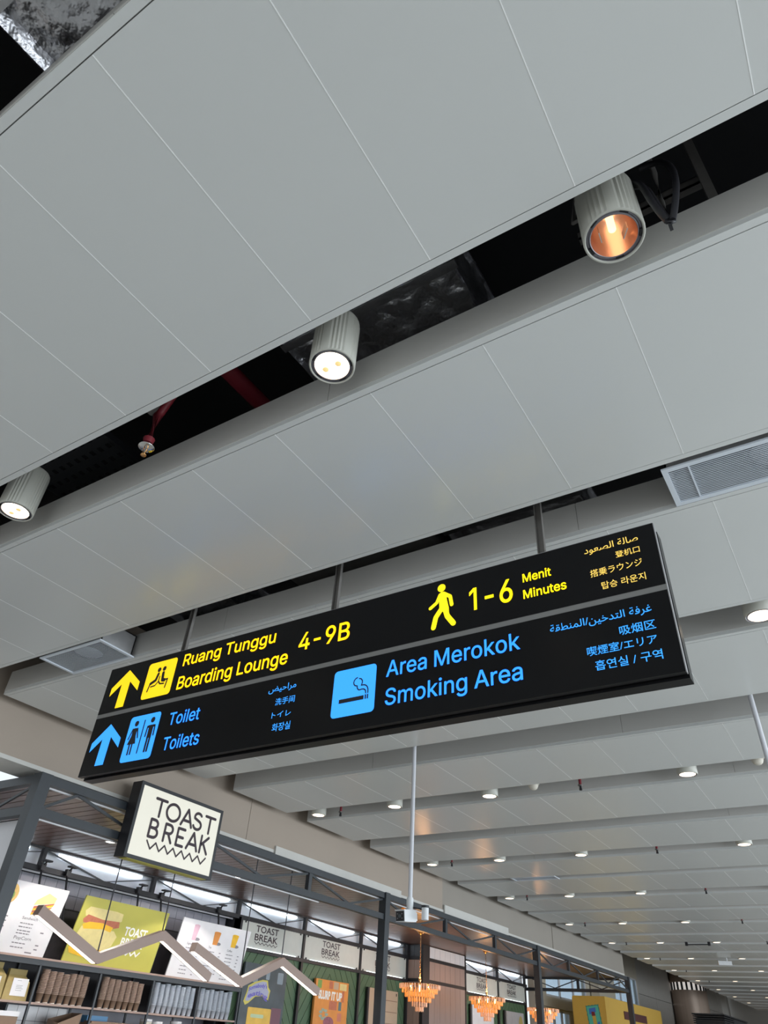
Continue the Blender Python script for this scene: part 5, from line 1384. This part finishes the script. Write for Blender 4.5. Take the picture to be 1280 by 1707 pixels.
e = empty('framed_board', (-9.6, 15.4, -.4), 'cream board with dark edge behind the middle post', 'poster')
MB().box(-9.62, -9.585, 14.76, 15.93, -.4, .965).build('board', CREAM, e)
MB().box(-9.62, -9.575, 14.70, 14.76, -.4, .97).build('side_edge', BLACK, e)
mb = MB()
for z_ in (.78, .58, .38, .18):
    mb.box(-9.585, -9.582, 15.2, 15.9, z_, z_ + .012)
mb.build('joint_line', KRAFTD, e)
MB().box(-9.585, -9.58, 15.85, 15.88, .88, .93).build('clip', BLACK, e)
e = empty('oval_mirror', (-9.6, 18.87, 0), 'narrow oval wooden framed mirror beside the brown column', 'mirror')
of = Fr((-9.60, 0, 0), (0, 1, 0), (0, 0, 1))
mb = MB(); of.disc(mb, 18.93, .60, .20, .42, .02, 24); mb.build('frame', KRAFTD, e)
mb = MB(); of.disc(mb, 18.93, .60, .16, .37, .024, 24); mb.build('glass', MIRR, e)
e = empty('white_poster', (-9.6, 19.9, -.2), 'white poster partly hidden by the middle chandelier', 'poster')
MB().box(-9.62, -9.57, 19.62, 20.9, -.2, .98).build('canvas', WHITEB, e)
MB().box(-9.63, -9.60, 19.56, 19.62, -.2, .99).build('side_edge', BLACK, e)
e = empty('photo_poster', (-9.6, 22.3, -.2), 'grey photo poster at the far end of the green wall', 'poster')
MB().box(-9.62, -9.57, 21.75, 22.95, -.2, .97).build('canvas', mat('grey_photo_print', (.42, .42, .44), .4, var=.35, scale=3), e)
MB().box(-9.63, -9.60, 21.68, 21.75, -.2, .98).build('side_edge', BLACK, e)
ff = Fr((-9.57, 0, 0), (0, 1, 0), (0, 0, 1))
mb = MB(); ff.disc(mb, 22.72, .70, .14, .2, .002); mb.build('ochre_print', mat('ochre_print', (.45, .35, .12), .5), e)

# ------------------------------------------------------------------ chandeliers
def chandelier(x, yv, label, warm=True):
    zt = 1.03
    e = empty('chandelier', (x, yv, .56), label, 'chandelier', 'amber crystal chandeliers')
    MB().lathe((x, yv, 1.84), [(.001, .09), (.085, .088), (.08, .07), (.03, .02), (.014, .0), (.001, 0)], 20).build('canopy', BRASS, e)
    mb = MB()
    z = 1.84
    k = 0
    while z > zt + .06:
        a = Vector((1, 0, 0)) if k % 2 else Vector((0, 1, 0))
        pts = [Vector((x, yv, z - .024)) + a * .011 * math.cos(t) + Vector((0, 0, 1)) * .024 * math.sin(t) for t in (2 * math.pi * q / 8 for q in range(9))]
        mb.tube(pts, .0035, 4)
        z -= .041
        k += 1
    mb.build('chain', BRASS, e, kind='stuff')
    MB().lathe((x, yv, zt - .02), [(.001, .12), (.02, .11), (.028, .06), (.012, .02), (.03, 0.0), (.40, 0.0), (.40, -.008), (.001, -.008)], 28).build('frame', BRASS, e)
    rings = [(.40, zt - .01, 34), (.345, zt - .075, 32), (.285, zt - .145, 26), (.220, zt - .22, 20), (.145, zt - .295, 14), (.075, zt - .37, 8)]
    rnd = random.Random(int(yv * 10))
    for j, (r, z, n_) in enumerate(rings):
        mb = MB()
        n_ = int(n_ * 1.3)
        for q in range(n_):
            t = 2 * math.pi * (q + .5 * (j % 2)) / n_ + rnd.uniform(-.03, .03)
            c = Vector((x + r * math.cos(t), yv + r * math.sin(t), z - .055))
            rr = .0165
            u = Vector((-math.sin(t), math.cos(t), 0))
            v = Vector((math.cos(t), math.sin(t), 0))
            hgt = .040
            # a faceted drop: flat-sided prism with pointed bottom
            tp = [c + u * rr * a_ + v * rr * .5 * b_ + Vector((0, 0, hgt)) for a_, b_ in ((-.8, 0), (0, -1), (.8, 0), (0, 1))]
            md = [c + u * rr * a_ + v * rr * .6 * b_ + Vector((0, 0, -hgt * .6)) for a_, b_ in ((-1, 0), (0, -1), (1, 0), (0, 1))]
            bt = [c + Vector((0, 0, -hgt))]
            mb.add(tp + md + bt, [(0, 1, 2, 3), (0, 4, 5, 1), (1, 5, 6, 2), (2, 6, 7, 3), (3, 7, 4, 0), (4, 8, 5), (5, 8, 6), (6, 8, 7), (7, 8, 4)])
        mb.build('crystal_tier', CRYST if 0 < j < 4 else CRYSTP, e, kind='stuff')
    mb = MB()
    for q in range(6):
        t = 2 * math.pi * q / 6
        mb.tube([(x + .2 * math.cos(t), yv + .2 * math.sin(t), zt - .05), (x + .2 * math.cos(t), yv + .2 * math.sin(t), zt - .13)], [.014, .006], 8)
    mb.build('bulb', BULB, e)
    d = bpy.data.lights.new('glow', 'POINT'); d.energy = 14; d.color = (1, .5, .2); d.shadow_soft_size = .12
    o = bpy.data.objects.new('chandelier_glow', d); COL.objects.link(o); o.location = (x, yv, zt + .12)


chandelier(-8.15, 14.37, 'amber crystal chandelier on a chain below the security camera')
chandelier(-8.13, 17.42, 'amber crystal chandelier in the middle, before the green wall')
chandelier(-8.15, 20.85, 'amber crystal chandelier partly hidden by the far post')
# orange glow spots behind the camera pole, added as small hanging globes
e = empty('glow_spot_pair', (-7.9, 11.6, 1.6), 'pair of added orange globes standing in for glow spots behind the camera pole', 'pendant light')
og = mat('orange_glow', (.55, .16, .02), .25, emis=(.8, .22, .02), es=.35)
for (x, yv, z, r) in ((-6.90, 11.55, 1.845, .045), (-6.93, 11.95, 1.83, .052)):
    MB().lathe((x, yv, z), [(.001, -r)] + [(r * math.cos(math.radians(a)), r * 1.2 * math.sin(math.radians(a))) for a in range(-75, 76, 15)] + [(.001, r * 1.2)], 18).build('glow_globe', og, e)
    MB().tube([(x, yv, z + r), (x, yv, 1.93)], .006, 6).build('added_cord', WIRE, e)
e.location = (-6.98, 11.2, 1.6)
for ch in e.children:
    ch.location = Vector((-7.9, 11.6, 1.6)) - Vector(e.location)

# ------------------------------------------------------------------ beyond the shop
def wall_win(name, lab_, x0, x1, y0, y1, z0, z1, holes, m):
    """a wall along Y with window openings (y0,y1,z0,z1)"""
    mb = MB()
    ys = sorted({y0, y1} | {h[0] for h in holes} | {h[1] for h in holes})
    zs = sorted({z0, z1} | {h[2] for h in holes} | {h[3] for h in holes})
    for a, b in zip(ys[:-1], ys[1:]):
        for c, d in zip(zs[:-1], zs[1:]):
            if any(h[0] <= a and b <= h[1] and h[2] <= c and d <= h[3] for h in holes):
                continue
            mb.box(x0, x1, a, b, c, d)
    return mb.build(name, m, kind='structure', label=lab_, cat='wall')


HOL = [(25.05, 28.95, 1.55, 2.35), (25.0, 27.05, -.6, 1.22), (31.95, 35.6, 1.90, 2.85)]
wall_win('wall_end', 'cream wall with windows beyond the shop', -9.84, -9.64, 24.05, 35.7, FLOOR, 4.0, HOL, CREAMW)
for k, (a, b, c, d) in enumerate(HOL):
    e = empty('window_%d' % (k + 1), (-9.7, (a + b) / 2, c), ('wide window above the ledge beyond the shop', 'lower window left of the yellow kiosk', 'tall window behind the far shop post')[k], 'window', kind='structure')
    MB().box(-9.72, -9.66, a, b, c, c + .05).box(-9.72, -9.66, a, b, d - .05, d).box(-9.72, -9.66, a, a + .05, c, d).box(-9.72, -9.66, b - .05, b, c, d).build('frame', WHITEB, e)
    n_ = 3
    for q in range(1, n_):
        yy = a + (b - a) * q / n_
        MB().box(-9.72, -9.66, yy - .04, yy + .04, c, d).build('mullion', WHITEB, e)
    for q in range(n_):
        y1_, y2_ = a + (b - a) * q / n_ + .04, a + (b - a) * (q + 1) / n_ - .04
        MB().box(-9.70, -9.69, y1_, y2_, c + .05, d - .05).build('pane', GLASS, e)
MB().box(-9.60, -9.30, 29.3, 31.2, FLOOR, 4.0).build('wall_pilaster', CREAMW, kind='structure', label='pale cream pilaster between the far windows', cat='wall').name = 'trim_8'
MB().box(-9.64, -9.52, 24.05, 29.3, 1.26, 1.50).build('trim_9', CREAMW, kind='structure', label='cream ledge under the wide far window', cat='trim')
# grey wall closing the concourse side further on
g2 = empty('wall_far', (-9.7, 36, FLOOR), 'grey boarded wall along the far concourse', 'wall', kind='structure')
for a, b, x in ((35.7, 38.4, -9.64), (38.4, 41.2, -9.64), (41.2, 43.2, -9.75), (43.2, 46.6, -8.6), (46.64, 49.8, -8.6)):
    for c, d in ((FLOOR, .9), (.92, 2.35), (2.37, 4.0)):
        MB().box(x - .15, x, a, b - .015, c, d).build('panel', GREYW, g2)
MB().box(-8.6, -8.35, 47.6, 47.9, FLOOR, 4.0).build('pilaster', SOFFIT, g2)
MB().box(-9.8, 6, 50.0, 50.2, FLOOR, 4.0).build('wall_end_far', GREYW, kind='structure', label='grey end wall of the concourse', cat='wall').name = 'wall_front'
MB().box(-5.0, -4.6, 44.0, 46.0, FLOOR, 2.45).build('trim_10', GREYW, kind='structure', label='grey pier at the far end of the concourse', cat='trim')
# brown round drum
DX, DY_, DR = -8.95, 42.0, .80
for x_, y_ in ((-8.0, 44.6), (-8.0, 47.0), (-8.3, 40.6), (-9.0, 37.6)):  # added warm spots that lighten the far walls
    d = bpy.data.lights.new('far_wall_fill', 'SPOT'); d.energy = 130; d.spot_size = 1.0; d.color = (1, .78, .6); d.shadow_soft_size = .05
    o = bpy.data.objects.new('far_wall_fill', d); COL.objects.link(o); o.location = (x_, y_, 3.9); o.rotation_euler = (0, math.radians(-14), 0)
dr = empty('round_kiosk', (DX, DY_, FLOOR), 'brown round metal drum kiosk with a slatted top, its glass glowing in place of reflections', 'kiosk')
MB().lathe((DX, DY_, 0), [(DR, FLOOR), (DR, 2.93)], 48).build('drum', DRUM, dr)
MB().lathe((DX, DY_, 0), [(DR - .07, 2.93), (DR - .07, 3.24)], 48).build('glass_band', mat('band_reflection_glow', (.5, .5, .55), .3, emis=(.9, .85, .8), es=.45, var=.5, scale=6), dr)  # emission stands in for reflections in the window band
mb = MB()
for k in range(22):
    t = 2 * math.pi * k / 22
    mb.obox((DX + (DR - .03) * math.cos(t), DY_ + (DR - .03) * math.sin(t), 3.085), Vector((math.cos(t), math.sin(t), 0)) * .02, Vector((-math.sin(t), math.cos(t), 0)) * .045, (0, 0, .155))
mb.build('slats', STEEL, dr, kind='stuff')
MB().lathe((DX, DY_, 0), [(DR, 3.24), (DR, 3.95), (.001, 3.95)], 48).build('cap', DRUM, dr)
# dark louvred kiosk roof
dk = empty('louvred_kiosk', (-5.7, 32.6, FLOOR), 'black louvred kiosk top at the bottom right', 'kiosk')
MB().box(-6.75, -5.80, 32.0, 33.6, FLOOR, 1.40).build('body', DARKM, dk)
for k in range(5):
    MB().box(-6.82, -5.76, 31.94, 33.7, 1.22 + k * .065, 1.255 + k * .065).build('louvre', BLACK, dk)
MB().box(-6.84, -5.74, 31.92, 36.5, 1.54, 1.58).build('roof_edge', BLACK, dk)
MB().box(-5.84, -5.76, 33.6, 38.5, .6, 1.52).build('side_body', DARKM, dk)
# yellow kiosk
yk = empty('yellow_kiosk', (-8.1, 27.5, FLOOR), 'tall yellow kiosk with teal stamp picture beyond the shop', 'kiosk')
YX0, YX1, YY0, YY1, YZ = -8.50, -7.52, 24.12, 30.3, 1.51
mb = MB()
r = .06
prof = [(YX0 + r - r * math.cos(math.radians(a)), YZ - r + r * math.sin(math.radians(a))) for a in range(0, 91, 15)]
prof = [(YX0, FLOOR)] + prof + [(YX1, YZ), (YX1, FLOOR)]
n_ = len(prof)
mb.add([(x, YY0, z) for x, z in prof] + [(x, YY1, z) for x, z in prof], [tuple(range(n_))[::-1], tuple(range(n_, 2 * n_))] + [(i, n_ + i, n_ + (i + 1) % n_, (i + 1) % n_) for i in range(n_)])
mb.build('body', YBOX, yk)
yf = Fr((0, YY0, 0), (1, 0, 0), (0, 0, 1))
c_, s_ = math.cos(.12), math.sin(.12)
rot = lambda x, z: (-7.88 + x * c_ - z * s_, .98 + x * s_ + z * c_)
mb = MB()
pts = []
for i in range(9): pts.append((-.20 + .05 * i, -.34 + (.012 if i % 2 else 0)))
for i in range(1, 13): pts.append((.20 - (.012 if i % 2 else 0), -.34 + .055 * i))
for i in range(1, 9): pts.append((.20 - .05 * i, .32 - (.012 if i % 2 else 0)))
for i in range(1, 12): pts.append((-.20 + (.012 if i % 2 else 0), .32 - .055 * i))
yf.poly(mb, [rot(*p) for p in pts], .003); mb.build('stamp_border', TEALD, yk)
mb = MB(); yf.poly(mb, [rot(*p) for p in ((-.17, -.31), (.17, -.31), (.17, .29), (-.17, .29))], .006); mb.build('stamp_field', TEAL, yk)
mb = MB(); yf.poly(mb, [rot(*p) for p in ((-.12, .10), (.08, .14), (.09, .25), (-.11, .24))], .009); yf.poly(mb, [rot(*p) for p in ((.06, -.25), (.14, -.25), (.14, -.08), (.07, -.1))], .009); mb.build('blue_print', BLUEP, yk)
mb = MB(); yf.poly(mb, [rot(*p) for p in ((-.05, -.28), (.05, -.28), (.05, .06), (-.05, .06))], .011); mb.build('yellow_print', YBOX, yk)
mb = MB(); yf.poly(mb, [rot(*p) for p in ((-.06, .06), (.05, .06), (.04, .15), (-.05, .16))], .012); mb.build('red_print', RED, yk)
MB().box(YX1, YX1 + .02, 25.85, 28.3, 1.06, 1.26).build('name_plate', MAROON, yk)
